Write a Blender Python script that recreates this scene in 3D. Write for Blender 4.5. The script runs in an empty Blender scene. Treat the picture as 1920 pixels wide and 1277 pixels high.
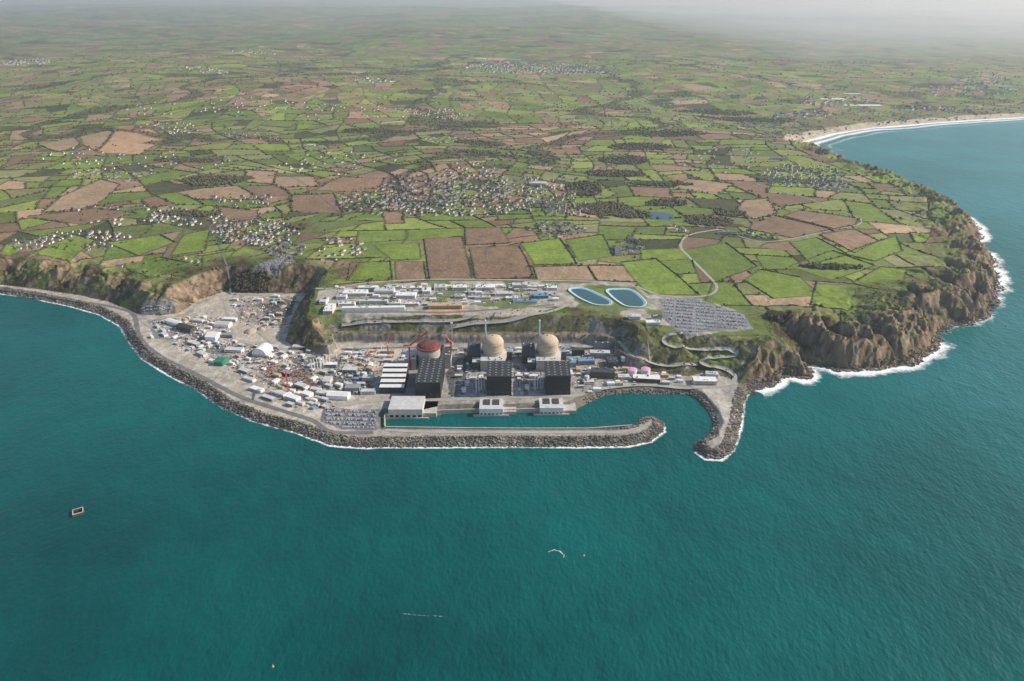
import bpy, math, random
import numpy as np
from mathutils import Vector
rng=np.random.default_rng(7); random.seed(7)
F=1387.0; CX=960.; CY=638.5; CH=750.
TH=math.atan((CY+15)/F); CT,ST=math.cos(TH),math.sin(TH)
def unp(px,py,z=0.):
    dx=(np.asarray(px,float)-CX)/F; dy=(CY-np.asarray(py,float))/F
    t=(CH-z)/(ST-dy*CT)
    return dx*t,(CT+dy*ST)*t
def U(pts,z=0.): 
    a=np.array(pts,float); x,y=unp(a[:,0],a[:,1],z); return np.stack([x,y],1)
def vn(x,y,s):
    xi=np.floor(x).astype(np.int64); yi=np.floor(y).astype(np.int64)
    u=x-xi; v=y-yi; u=u*u*(3-2*u); v=v*v*(3-2*v)
    def h(a,b):
        n=(a*374761393+b*668265263+s*144269504)&0xffffffff
        n=((n^(n>>13))*1274126177)&0xffffffff
        return ((n^(n>>16))&0xffffff)/float(0xffffff)
    return (h(xi,yi)*(1-u)+h(xi+1,yi)*u)*(1-v)+(h(xi,yi+1)*(1-u)+h(xi+1,yi+1)*u)*v
def fbm(x,y,sc,o=3,s=1):
    r=0.;a=.5;t=0.
    for k in range(o):
        r=r+a*vn(x/sc*2**k+17.3*k,y/sc*2**k+5.1*k,s+k); t+=a; a*=.5
    return r/t
def segd(X,Y,P,closed=True,arc=False):
    D=np.full(X.shape,1e12); n=len(P); S=np.zeros(X.shape); s0=0
    for i in range(n if closed else n-1):
        a=P[i]; b=P[(i+1)%n]; ex,ey=b-a; L=ex*ex+ey*ey+1e-9
        t=np.clip(((X-a[0])*ex+(Y-a[1])*ey)/L,0,1)
        q=(X-a[0]-t*ex)**2+(Y-a[1]-t*ey)**2
        if arc: m=q<D; S[m]=s0+t[m]*math.sqrt(L); s0+=math.sqrt(L)
        np.minimum(D,q,out=D)
    return (np.sqrt(D),S) if arc else np.sqrt(D)
def inside(X,Y,P):
    c=np.zeros(X.shape,bool); n=len(P)
    for i in range(n):
        x1,y1=P[i]; x2,y2=P[(i+1)%n]
        if y1==y2: continue
        c^=((y1>Y)!=(y2>Y))&(X<(x2-x1)*(Y-y1)/(y2-y1)+x1)
    return c
def sstep(a,b,x): t=np.clip((x-a)/(b-a),0,1); return t*t*(3-2*t)
# ------------------------------------------------------------ coast and zones
coast_px=[(-500,500),(-200,525),(0,550),(60,559),(130,573),(190,590),(228,612),(243,640),(268,672),(325,706),(370,730),(420,765),(480,790),(560,812),(620,834),(680,839),(800,838),(960,837),(1080,838),(1180,836),(1218,828),(1244,809),(1244,793),(1225,782),(1204,785),(1190,799),(1160,805),(980,805),(830,804),(722,803),(722,784),(800,784),(835,776),(900,774),(945,775),(1010,773),(1075,770),(1100,757),(1135,741),(1180,738),(1240,739),(1290,739),(1312,752),(1332,775),(1340,797),(1330,817),(1306,830),(1303,845),(1325,860),(1352,862),(1375,845),(1388,800),(1394,755),(1405,732),(1440,718),(1470,704),(1515,709),(1512,698),(1492,686),(1490,676),(1530,682),(1570,692),(1620,694),(1680,686),(1725,673),(1758,655),(1764,640),(1752,628),(1790,612),(1842,592),(1864,575),(1858,550),(1872,528),(1862,498),(1845,475),(1820,462),(1842,440),(1815,415),(1800,400),(1770,385),(1735,365),(1700,352),(1690,342),(1640,330),(1590,310),(1545,290),(1498,276),(1500,267),(1560,250),(1640,239),(1760,229),(1920,219),(2300,203)]
Cst=U(coast_px,0)
Cfull=np.vstack([Cst,[[95000,7000],[95000,120000],[-95000,120000],[-95000,2500]]])
A_px=[(-300,512),(-100,522),(0,534),(60,541),(150,554),(205,566),(262,590),(300,592),(335,588),(375,562),(420,547),(450,549),(575,551),(562,568),(546,600),(536,640),(560,656),(618,668),(633,655),(628,642),(760,644),(900,644),(1100,644),(1150,652),(1148,672),(1185,690),(1240,700),(1290,706),(1315,700),(1360,706),(1383,716),(1396,735),(1410,735),(1410,900),(1290,900),(500,960),(300,800),(0,640),(-300,560)]
Apl=U(A_px,10)
B_px=[(590,570),(598,545),(700,533),(850,527),(1020,527),(1180,530),(1215,552),(1300,556),(1400,588),(1418,618),(1265,632),(1240,612),(1185,600),(1100,578),(1040,574),(980,580),(850,590),(700,592),(640,594),(598,597)]
Bpl=U(B_px,60)
harb=U([(700,807),(1190,803),(1215,786),(1250,800),(1300,850),(1345,800),(1320,740),(1100,735),(900,760),(700,778)],0)
ctl=[(100,450,55),(400,450,62),(700,450,72),(1000,450,75),(1300,450,78),(1600,450,68),(1700,520,58),(1550,570,64),(1450,600,64),(1650,580,56),(850,300,90),(1560,320,45),(1480,240,12),(1650,212,8),(1900,200,8),(2200,190,8),(1300,250,65),(300,250,92),(0,300,88),(600,150,125),(1400,150,70),(1900,130,40),(150,520,50),(40,505,50),(1770,450,50)]
# ------------------------------------------------------------ terrain grid
TM=.86; NC=1300
ts=np.linspace(-TM,TM,NC)
ys=[960.]
while ys[-1]<110000:
    y=ys[-1]; ys.append(y+(2.6 if y<1950 else min(.0019*y*(1+ (y/9000.)**1.2),2500)))
ys=np.array(ys); NR=len(ys)
Yg,Tg=np.meshgrid(ys,ts,indexing='ij'); Xg=Tg*Yg
X=Xg.ravel(); Y=Yg.ravel()
near=Y<6500
d=np.full(X.shape,3000.); S=np.zeros(X.shape)
xn,yn=X[near],Y[near]
dd,sa=segd(xn,yn,Cst,False,True); ins=inside(xn,yn,Cfull)
d[near]=np.where(ins,dd,-dd); S[near]=sa
far=~near
d[far]=np.where(inside(X[far],Y[far],Cfull),3000.,-3000.)
dA=np.full(X.shape,5000.); inA=np.zeros(X.shape,bool)
m=(Y<2600)
dA[m]=segd(X[m],Y[m],Apl); inA[m]=inside(X[m],Y[m],Apl); dA[inA]=0
dB=np.full(X.shape,5000.); dB[m]=segd(X[m],Y[m],Bpl); inB=np.zeros(X.shape,bool); inB[m]=inside(X[m],Y[m],Bpl); dB[inB]=0
num=0.;den=0.
for px,py,z in ctl:
    a,b=unp(px,py,z); w=1/(((X-a)**2+(Y-b)**2)/1e4+4)**1.3; num=num+w*z; den=den+w
base=num/den
nat=np.clip((dA-5)/60,0,1)
beachy=np.where(Y>3900,.3,1)
dn=d+nat*(fbm(X,Y,60,4,3)-.5)*44*beachy
wob=(fbm(X,Y,55,3,12)-.5)*90
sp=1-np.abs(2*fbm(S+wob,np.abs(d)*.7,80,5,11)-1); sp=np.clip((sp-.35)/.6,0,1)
wcl=34+110*(1-sp)**1.3; wcl=wcl+(70-wcl)*sstep(120,320,d)
hn=base*(1-np.exp(-np.clip(dn,0,None)/wcl))
hn=hn+nat*(sp-.5)*24*np.exp(-((d-70)/75)**2)*np.clip(base/60,0,1)*beachy
crag=1-np.abs(2*fbm(X,Y,24,4,13)-1)
hn=hn+nat*(crag-.6)*22*(1-sstep(60,170,d))*np.clip(dn/14,0,1)*beachy
hn=hn+(fbm(X,Y,1900,3,21)-.5)*130*sstep(150,1500,d)*np.clip(base/60,.1,1)+(fbm(X,Y,420,2,25)-.5)*24*sstep(100,500,d)
hn=hn+np.clip(fbm(X,Y,7000,3,31)-.42,-.02,1)*330*sstep(6500,20000,Y)
hn=np.where(Y>6000,np.maximum(hn,4),hn)
hn=np.where(dB<200,60+(hn-60)*sstep(0,140,dB),hn)
wl=sstep(-480,-420,X)*(1-sstep(260,330,X))*(Y>1430)
jag=(fbm(X,Y,20,3,41)-.5)*17
capw=10+np.clip(dA*3.4,0,20)+np.clip(dA-20,0,None)*1.0+jag*.45*np.clip(dA/6,0,1)
sl=np.where(X>300,.5,.95)
capn=10+dA*sl+jag*np.clip(dA/15,0,1)
cap=capw*wl+capn*(1-wl)
h=np.minimum(hn,cap)
h=np.where(inA,np.clip(d*.62,-30,10)+ (d<14)*jag*.12,np.where(dn<0,dn*.4,h))
h=np.where(inA,h,np.where(dA<12,np.minimum(h,np.maximum(d*.62,dn*.4)),h))
d2=np.where(inA,d,dn)
h=np.where(d2<-60,-12,h)
Hg=h.reshape(NR,NC)
def samp(G,x,y):
    x=np.asarray(x,float);y=np.asarray(y,float)
    u=np.clip((x/np.maximum(y,1)+TM)/(2*TM)*(NC-1),0,NC-1.001); v=np.clip(np.interp(y,ys,np.arange(NR)),0,NR-1.001)
    i=v.astype(int); j=u.astype(int); a=v-i;b=u-j
    return (G[i,j]*(1-b)+G[i,j+1]*b)*(1-a)+(G[i+1,j]*(1-b)+G[i+1,j+1]*b)*a
def hq(x,y): return samp(Hg,x,y)
def hit(px,py):
    dx=(px-CX)/F; dy=(CY-py)/F; vz=-ST+dy*CT; vy=CT+dy*ST
    t=np.linspace(500,14000,7000); z=CH+vz*t; g=np.maximum(hq(dx*t,vy*t),0)
    k=np.argmax(z<g); 
    if not (z<g).any(): k=-1
    return float(dx*t[k]),float(vy*t[k]),float(g[k])
def hits(pts): return np.array([hit(*p) for p in pts])
# ------------------------------------------------------------ fields
Wx=lambda x,y:(fbm(x,y,750,2,51)-.5)*340
Wy=lambda x,y:(fbm(x,y,750,2,57)-.5)*340
land=(h>-3)
XW=(X+Wx(X,Y)); YW=(Y+Wy(X,Y))
ed=np.full(X.shape,1e6); col=np.zeros((len(X),3)); 
greens=np.array([(.21,.275,.055),(.17,.23,.052),(.25,.295,.075),(.155,.19,.06),(.22,.235,.085),(.25,.25,.11)])
browns=np.array([(.275,.175,.11),(.31,.21,.14),(.23,.155,.10),(.37,.255,.16),(.43,.30,.19)])
bsp=[(700,350,110,30),(930,480,120,50),(1480,410,130,45),(200,265,150,25),(120,390,110,30),(500,345,110,30),(800,330,130,25),(1000,250,150,20),(300,190,120,15),(900,230,150,15),(520,180,200,20),(60,200,80,15)]
gsp=[(1600,500,150,50),(300,480,110,40),(120,330,120,30),(1150,470,80,40),(720,430,60,30),(1680,400,90,40),(980,410,70,25),(640,290,100,20),(1050,300,80,15),(140,210,80,12),(560,235,120,15)]
bw=[(*unp(a,b,75),*(np.array(unp(a+c,b,75))-np.array(unp(a,b,75)))[:1],abs(unp(a,b-e,75)[1]-unp(a,b,75)[1])) for a,b,c,e in bsp]
gw=[(*unp(a,b,75),*(np.array(unp(a+c,b,75))-np.array(unp(a,b,75)))[:1],abs(unp(a,b-e,75)[1]-unp(a,b,75)[1])) for a,b,c,e in gsp]
chords=[]
def clip(poly,p,n):
    A=[];B=[];ch=[]
    k=len(poly); s=[(q[0]-p[0])*n[0]+(q[1]-p[1])*n[1] for q in poly]
    for i in range(k):
        a=poly[i];b=poly[(i+1)%k];sa=s[i];sb=s[(i+1)%k]
        (A if sa>=0 else B).append(a)
        if (sa>=0)!=(sb>=0):
            t=sa/(sa-sb); q=(a[0]+(b[0]-a[0])*t,a[1]+(b[1]-a[1])*t); A.append(q);B.append(q);ch.append(q)
    return A,B,ch
def area(P):
    return abs(sum(P[i][0]*P[(i+1)%len(P)][1]-P[(i+1)%len(P)][0]*P[i][1] for i in range(len(P))))/2
stack=[(np.nonzero(land)[0],[(-96000,900),(96000,900),(96000,112000),(-96000,112000)])]
while stack:
    idx,P=stack.pop()
    if len(idx)==0: continue
    ar=area(P); cx=sum(p[0] for p in P)/len(P); cy=sum(p[1] for p in P)/len(P)
    tgt=math.exp(random.uniform(8.5,10.5))*(1+(cy/7000)**2)
    if ar<tgt or (len(idx)<5 and ar<4e6):
        pb=.23
        for a,b,c,e in bw:
            if ((cx-a)/c)**2+((cy-b)/e)**2<1: pb=.62
        for a,b,c,e in gw:
            if ((cx-a)/c)**2+((cy-b)/e)**2<1: pb=.08
        r=random.random()
        if r<pb: c=browns[random.choice([0,0,1,1,2,2,3,4])]
        elif r<pb+.05: c=np.array((.09,.094,.045))
        else: c=greens[random.randrange(6)]
        col[idx]=c*random.uniform(.8,1.1)
        continue
    ex=[(P[(i+1)%len(P)][0]-P[i][0],P[(i+1)%len(P)][1]-P[i][1]) for i in range(len(P))]
    L=max(ex,key=lambda e:e[0]**2+e[1]**2); an=math.atan2(L[1],L[0])+random.gauss(0,.19)
    n=(math.cos(an),math.sin(an)); s=[p[0]*n[0]+p[1]*n[1] for p in P]
    o=min(s)+(max(s)-min(s))*random.uniform(.3,.7); c0=cx*n[0]+cy*n[1]
    p=(cx+n[0]*(o-c0),cy+n[1]*(o-c0))
    A_,B_,ch=clip(P,p,n)
    sd=(XW[idx]-p[0])*n[0]+(YW[idx]-p[1])*n[1]
    ed[idx]=np.minimum(ed[idx],np.abs(sd))
    if len(ch)==2 and min(ch[0][1],ch[1][1])<5200: chords.append(ch)
    stack.append((idx[sd>=0],A_)); stack.append((idx[sd<0],B_))
G,B_,T,D=(.195,.265,.05),(.27,.18,.115),(.36,.255,.16),(.15,.21,.046)
exf=[(B_,[(795,448),(866,444),(884,523),(806,526)]),(B_,[(872,428),(938,426),(956,456),(874,460)]),(B_,[(880,465),(972,460),(1002,521),(892,524)]),(T,[(1000,500),(1100,498),(1118,526),(1008,525)]),(T,[(1102,498),(1170,498),(1195,529),(1121,527)]),(B_,[(740,490),(795,490),(800,524),(742,524)]),(G,[(658,493),(732,490),(736,526),(652,526)]),(B_,[(634,488),(678,488),(654,524),(613,522)]),(T,[(540,486),(632,488),(608,523),(520,525)]),(G,[(975,457),(1050,447),(1082,495),(1002,497)]),(G,[(1164,492),(1230,485),(1312,553),(1217,552)]),
(T,[(1290,335),(1375,345),(1345,366),(1265,352)]),(T,[(1395,375),(1440,372),(1458,400),(1412,412),(1382,395)]),(B_,[(1412,416),(1460,406),(1558,430),(1484,446),(1405,430)]),(B_,[(1500,394),(1610,410),(1604,422),(1562,429),(1468,405)]),(B_,[(1535,440),(1602,430),(1648,452),(1602,475)]),(B_,[(1440,456),(1480,452),(1502,475),(1424,462)]),
(B_,[(640,332),(722,335),(702,362),(590,357)]),(B_,[(548,366),(626,363),(642,400),(545,397)]),((.42,.27,.16),[(182,286),(215,247),(285,242),(312,260),(262,290)]),(T,[(70,271),(140,258),(152,270),(112,285)]),(T,[(150,256),(205,244),(212,248),(180,284),(156,272)]),(T,[(22,246),(82,240),(80,262),(16,263)]),(T,[(112,370),(190,336),(226,346),(180,386),(78,400)]),(B_,[(50,406),(180,390),(260,401),(152,421)]),(T,[(500,330),(590,331),(600,350),(522,352)]),(B_,[(715,396),(755,396),(759,419),(723,419)]),(B_,[(410,388),(482,395),(486,412),(416,411)]),
(G,[(1530,532),(1600,535),(1645,548),(1590,584),(1520,572)]),(G,[(1560,470),(1640,498),(1560,525),(1480,500)]),(G,[(1580,476),(1680,442),(1692,470),(1640,490)]),(D,[(1280,470),(1360,455),(1420,500),(1340,530)]),(G,[(1425,505),(1500,520),(1540,555),(1450,560),(1395,525)]),(G,[(1650,500),(1700,505),(1690,540),(1655,545),(1600,530)]),(D,[(1480,455),(1530,445),(1590,478),(1520,495)]),(G,[(60,475),(140,440),(180,450),(130,490)]),(G,[(200,455),(300,440),(330,455),(260,480)]),(G,[(345,440),(395,430),(385,470),(320,480)]),(D,[(230,500),(300,482),(350,492),(280,520)]),(G,[(700,460),(785,455),(790,486),(735,488)]),(D,[(1060,450),(1130,440),(1150,480),(1085,490)]),(G,[(380,510),(420,500),(440,470),(380,480)]),
(B_,[(1180,350),(1255,352),(1262,372),(1190,368)]),(T,[(460,318),(520,322),(512,345),(462,342)]),(T,[(1620,560),(1660,552),(1640,575),(1610,575)])]
expolys=[]
for c,P in exf:
    Q=hits(P)[:,:2]; expolys.append(Q)
    mm=(Y<Q[:,1].max()+30)&(Y>Q[:,1].min()-30)&(X<Q[:,0].max()+30)&(X>Q[:,0].min()-30)
    ii=np.nonzero(mm)[0]; I=inside(X[ii],Y[ii],Q); sdist=segd(X[ii],Y[ii],Q)
    col[ii[I]]=np.array(c)*random.uniform(.9,1.1); ed[ii[I]]=sdist[I]; o=(~I)&(sdist<6); ed[ii[o]]=np.minimum(ed[ii[o]],sdist[o])
n1=fbm(X,Y,35,3,61); n2=fbm(X,Y,260,3,67)
col*= (.8+.4*n1)[:,None]; col*=(.85+.3*n2)[:,None]
wv=1-np.abs(2*fbm(X,Y,1500,5,81)-1)
wood=sstep(.94,.975,wv)*sstep(2300,3000,Y)
hc=np.array((.07,.072,.036))*(.7+.7*fbm(X,Y,12,2,5))[:,None]
hw=1.5+.00042*np.minimum(Y,9000)
mk=np.maximum((1-sstep(hw*.7,hw*1.7,ed*(.45+1.1*fbm(X,Y,28,2,9))))*.75,wood*.75)
mk=np.maximum(mk,sstep(6000,14000,Y)*.3*(.5+n2))
col=col*(1-mk[:,None])+hc*mk[:,None]
woods=[(1135,392,52,15),(1095,352,34,12),(1185,402,36,8),(1200,275,60,7),(1170,300,45,8),(1150,325,55,7),(400,338,60,10),(1330,415,45,11),(900,268,50,5),(1250,380,40,6),(470,528,40,7),(1560,500,60,4),(360,400,60,5),(900,285,40,4),(1250,250,80,5),(1400,225,90,6),(700,245,60,4),(560,425,20,6),(1370,400,30,5),(350,300,60,4),(1240,345,60,4),(1460,592,24,6),(1340,210,80,5)]
wmask=np.zeros(len(X),bool)
for a,b,c,e in woods:
    x0,y0,_=hit(a,b); rx=abs(hit(a+c,b)[0]-x0); ry=abs(hit(a,b-e)[1]-y0)
    q=((X-x0)/rx)**2+((Y-y0)/ry)**2+(fbm(X,Y,70,3,91)-.5)*2.6
    wmask|=q<.8
col[wmask&(d>30)]=np.array((.088,.068,.038))
dy_=np.gradient(Hg,axis=0)/np.gradient(ys)[:,None]; dx_=np.gradient(Hg,axis=1)/(ts[1]-ts[0])/Yg
slp=np.sqrt(dy_**2+dx_**2).ravel()
n4=fbm(X,Y,48,3,77); n5=fbm(X,Y,9,3,15)
scr=np.array((.115,.085,.045))*(.4+1.0*n1)[:,None]; rock=np.array((.21,.155,.105))*(.15+1.6*n5)[:,None]
gr=np.array((.115,.145,.04))*(.5+.9*n1)[:,None]
czd=np.where(X>500,np.where(Y>2300,dn*1.5,dn),dA*1.15)+(n2-.5)*220+(n1-.5)*60
cz=(1-sstep(95,175,czd))*(Y<4200); cz=np.clip(cz,0,1)*(1-np.clip(inB,0,1))
gm=sstep(.43,.58,n4+.14*sstep(30,140,dn)*(slp<.6))[:,None]
cmix=scr*(1-gm)+gr*gm
rk=np.clip(sstep(.7,1.2,slp+(n1-.5)*.9+(n5-.5)*1.0)+ (1-sstep(4,18,dn+(n1-.5)*20)),0,1)
cmix=cmix*(1-rk[:,None])+rock*rk[:,None]; cmix*=(.65+.5*sp)[:,None]  # relief shade put into the colour: gullies darker, spur crests lighter
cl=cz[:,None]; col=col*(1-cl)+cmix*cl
cs=((~inA)&(dA<95)&(~inB)&(h<hn-.5)&((X>-430))); 
c3=np.array((.10,.10,.045))*(.35+1.2*n1)[:,None]; gw_=np.array((.26,.24,.205))*(.2+1.5*fbm(X,Y,6,3,19))[:,None]
rk3=np.clip(sstep(1.0,1.5,slp)+.8*sstep(.48,.58,n4)*(slp>.55),0,1)[:,None]
col[cs]=(c3*(1-rk3)+gw_*rk3)[cs]
edge=(~inA)&(dA>8)&(dA<21)&(wl>.5)&(slp<1.0); col[edge]=(np.array((.19,.18,.11))*(.6+.7*n1)[:,None])[edge]
be=(Y>3850)&(X>1200)&(d>-40)&(d<95+60*(n2-.5)); col[be]=np.array((.50,.42,.31))
dune=(Y>3850)&(X>1200)&(d>=95)&(d<330); col[dune]=col[dune]*.5+np.array((.17,.155,.085))*.5
pc=np.array((.47,.42,.345))*(.35+.8*fbm(X,Y,14,3,23)+.4*n4)[:,None]
grey=np.array((.32,.31,.29))*(.5+.9*fbm(X,Y,10,3,27))[:,None]
wg=sstep(-330,-200,X)[:,None]
pf=pc*(1-wg)+(.35*pc+.65*grey)*wg
ar_=(d<20)[:,None]; pf=np.where(ar_,np.array((.18,.16,.13))*(.6+.8*n1)[:,None],pf)
col[inA]=pf[inA]
bc=np.array((.42,.385,.32))*(.5+.9*fbm(X,Y,20,3,29))[:,None]; bg=np.array((.15,.18,.07))*(.7+.6*n1)[:,None]
k=sstep(.54,.62,fbm(X,Y,60,2,37))[:,None]; bb=bc*(1-k)+bg*k
col[inB]=bb[inB]
paint=[((.24,.24,.245),[(1235,560),(1300,558),(1395,590),(1412,617),(1275,628),(1245,600)]),((.18,.18,.19),[(606,766),(712,768),(708,808),(640,806),(600,790)]),((.22,.22,.22),[(470,512),(545,474),(552,492),(520,518)]),((.2,.2,.2),[(262,575),(335,572),(320,590),(265,592)]),((.30,.265,.22),[(440,580),(475,562),(556,556),(535,610),(500,612),(450,600)]),((.12,.11,.10),[(488,572),(556,558),(545,592),(498,598)]),((.50,.44,.35),[(445,606),(530,614),(522,640),(470,640),(430,625)]),((.35,.28,.22),[(490,690),(560,685),(600,712),(590,740),(510,725),(480,705)]),((.54,.48,.39),[(640,655),(765,652),(765,690),(640,690)]),((.15,.21,.055),[(1055,545),(1110,535),(1190,538),(1215,560),(1130,575)]),((.14,.185,.05),[(1290,665),(1370,655),(1380,688),(1320,690)]),((.14,.185,.05),[(1250,640),(1300,652),(1300,668),(1250,655)]),((.46,.42,.36),[(1305,715),(1345,722),(1385,770),(1350,840),(1345,770)]),((.11,.11,.11),[(835,700),(870,660),(880,660),(870,740),(845,745)]),((.42,.37,.29),[(850,583),(1040,577),(1000,592),(870,600)]),((.14,.14,.14),[(600,700),(690,690),(700,740),(640,742)]),((.46,.42,.34),[(360,575),(410,562),(430,590),(380,605)]),((.50,.35,.22),[(800,580),(870,578),(872,590),(802,592)]),((.23,.22,.21),[(275,600),(330,596),(335,640),(290,635)]),((.19,.18,.175),[(340,630),(400,625),(430,665),(370,665)]),((.17,.165,.16),[(540,670),(590,668),(600,690),(560,690)])]
for c,P in paint:
    Q=hits(P)[:,:2]; mm=np.nonzero((Y<Q[:,1].max())&(Y>Q[:,1].min())&(X<Q[:,0].max())&(X>Q[:,0].min()))[0]
    I=mm[inside(X[mm],Y[mm],Q)]; col[I]=np.array(c)*(.65+.7*n1[I])[:,None]
fieldz=((~inA)&(~inB)&(cz<.5)&(~cs)&(~wmask)&(d>40)&(~be)).astype(float).reshape(NR,NC)
# ------------------------------------------------------------ helpers
COL=bpy.context.scene.collection
def node_mat(name,c,rough=.8,ns=.0,amt=.35,bump=0.,bscale=1.,metal=0.,stripe=None,attr=None,c2=None):
    m=bpy.data.materials.new(name); m.use_nodes=True; N=m.node_tree.nodes; L=m.node_tree.links
    b=N['Principled BSDF']; b.inputs['Roughness'].default_value=rough; b.inputs['Metallic'].default_value=metal
    b.inputs['Base Color'].default_value=(*c,1)
    tc=N.new('ShaderNodeNewGeometry')
    src=None
    if attr:
        a=N.new('ShaderNodeVertexColor'); a.layer_name=attr; src=a.outputs['Color']
    if ns>0:
        n=N.new('ShaderNodeTexNoise'); n.inputs['Scale'].default_value=ns; n.inputs['Detail'].default_value=5; n.inputs['Roughness'].default_value=.65
        L.new(tc.outputs['Position'],n.inputs['Vector'])
        r=N.new('ShaderNodeMapRange'); r.inputs[1].default_value=.3; r.inputs[2].default_value=.7; r.inputs[3].default_value=1-amt; r.inputs[4].default_value=1+amt
        L.new(n.outputs['Fac'],r.inputs[0])
        x=N.new('ShaderNodeVectorMath'); x.operation='SCALE'
        if src is not None: L.new(src,x.inputs[0])
        else: x.inputs[0].default_value=c
        L.new(r.outputs[0],x.inputs['Scale']); src=x.outputs[0]
        if c2:
            mx=N.new('ShaderNodeMixRGB'); n2=N.new('ShaderNodeTexNoise'); n2.inputs['Scale'].default_value=ns*.37; L.new(tc.outputs['Position'],n2.inputs['Vector'])
            rr=N.new('ShaderNodeMapRange'); rr.inputs[1].default_value=.42; rr.inputs[2].default_value=.58; L.new(n2.outputs['Fac'],rr.inputs[0]); L.new(rr.outputs[0],mx.inputs[0]); L.new(src,mx.inputs[1]); mx.inputs[2].default_value=(*c2,1); src=mx.outputs[0]
    if stripe:
        to=N.new('ShaderNodeTexCoord'); w=N.new('ShaderNodeTexWave'); w.inputs['Scale'].default_value=stripe; w.bands_direction='X'; L.new(to.outputs['Object'],w.inputs['Vector'])
        r2=N.new('ShaderNodeMapRange'); r2.inputs[3].default_value=.55; r2.inputs[4].default_value=1.3; L.new(w.outputs['Fac'],r2.inputs[0])
        x2=N.new('ShaderNodeVectorMath'); x2.operation='SCALE'
        if src is not None: L.new(src,x2.inputs[0])
        else: x2.inputs[0].default_value=c
        L.new(r2.outputs[0],x2.inputs['Scale']); src=x2.outputs[0]
    if src is not None: L.new(src,b.inputs['Base Color'])
    if bump>0:
        n=N.new('ShaderNodeTexNoise'); n.inputs['Scale'].default_value=bscale; n.inputs['Detail'].default_value=6
        L.new(tc.outputs['Position'],n.inputs['Vector']); bu=N.new('ShaderNodeBump'); bu.inputs['Strength'].default_value=1; bu.inputs['Distance'].default_value=bump
        L.new(n.outputs['Fac'],bu.inputs['Height']); L.new(bu.outputs[0],b.inputs['Normal'])
    return m
MT={}
def C(name,c,**k):
    if name not in MT: MT[name]=node_mat(name,c,**k)
    return MT[name]
white=C('white_cladding',(.82,.81,.78),rough=.5,ns=.12,amt=.1); concrete=C('concrete',(.48,.45,.39),ns=.15,amt=.2); tanc=C('tan_concrete',(.56,.44,.30),ns=.08,amt=.15)
black=C('black_cladding',(.018,.02,.024),rough=.45,stripe=.35); dgrey=C('dark_roof',(.055,.057,.062),ns=.2,amt=.3); grey=C('grey_metal',(.28,.29,.30),rough=.5,ns=.2,amt=.2)
red=C('red_paint',(.66,.07,.045),rough=.5,ns=.3,amt=.2); rust=C('rust_steel',(.24,.11,.075),ns=.25,amt=.35); blue=C('pale_blue_paint',(.42,.62,.80),rough=.5,ns=.1,amt=.1)
drust=C('dark_red_steel',(.32,.07,.05),ns=.25,amt=.35)
brown=C('brown_cladding',(.11,.085,.065),ns=.2,amt=.25); glass=C('window_glass',(.02,.028,.035),rough=.15); pink=C('pink_paint',(.80,.34,.54),rough=.5,ns=.2,amt=.1); green=C('green_tarpaulin',(.03,.22,.12),ns=.2,amt=.2)
sand=C('tan_cladding',(.52,.37,.22),ns=.1,amt=.15); slate=C('slate_roof',(.14,.14,.145),ns=.25,amt=.3); tile=C('terracotta_roof',(.27,.15,.10),ns=.2,amt=.25); cream=C('cream_render',(.64,.59,.49),ns=.1,amt=.15); lgrey=C('light_grey_roof',(.56,.56,.55),ns=.1,amt=.2)
hwall=C('white_render',(.74,.71,.64),ns=.1,amt=.15)
asph=C('asphalt',(.17,.17,.17),ns=.06,amt=.25); lane=C('pale_road',(.38,.36,.31),ns=.05,amt=.2); bcyan=C('blue_cladding',(.16,.30,.46),ns=.1,amt=.15)
leaf=C('foliage',(.09,.09,.038),ns=.25,amt=.5,rough=.9,c2=(.12,.092,.055)); bark=C('bark',(.10,.075,.055)); hedge=C('hedge_foliage',(.075,.084,.034),ns=.3,amt=.5,rough=.95,c2=(.10,.082,.042)); rockm=C('armour_rock',(.29,.25,.20),ns=.12,amt=.6,c2=(.15,.13,.105)); black2=C('black_rubber',(.02,.02,.02))
def npmesh(name,V,Fq,mats,smooth=False):
    me=bpy.data.meshes.new(name); nf,k=Fq.shape
    me.vertices.add(len(V)); me.vertices.foreach_set('co',np.ascontiguousarray(V,dtype=np.float32).ravel())
    me.loops.add(nf*k); me.loops.foreach_set('vertex_index',Fq.astype(np.int32).ravel())
    me.polygons.add(nf); me.polygons.foreach_set('loop_start',np.arange(0,nf*k,k,dtype=np.int32))
    me.polygons.foreach_set('use_smooth',np.full(nf,smooth)); me.update(calc_edges=True)
    for m in mats: me.materials.append(m)
    return me
def add(name,me,parent=None,loc=(0,0,0),rz=0,**props):
    o=bpy.data.objects.new(name,me); o.location=loc; o.rotation_euler=(0,0,rz)
    if parent is not None: o.parent=parent
    for k,v in props.items(): o[k]=v
    COL.objects.link(o); return o
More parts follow.
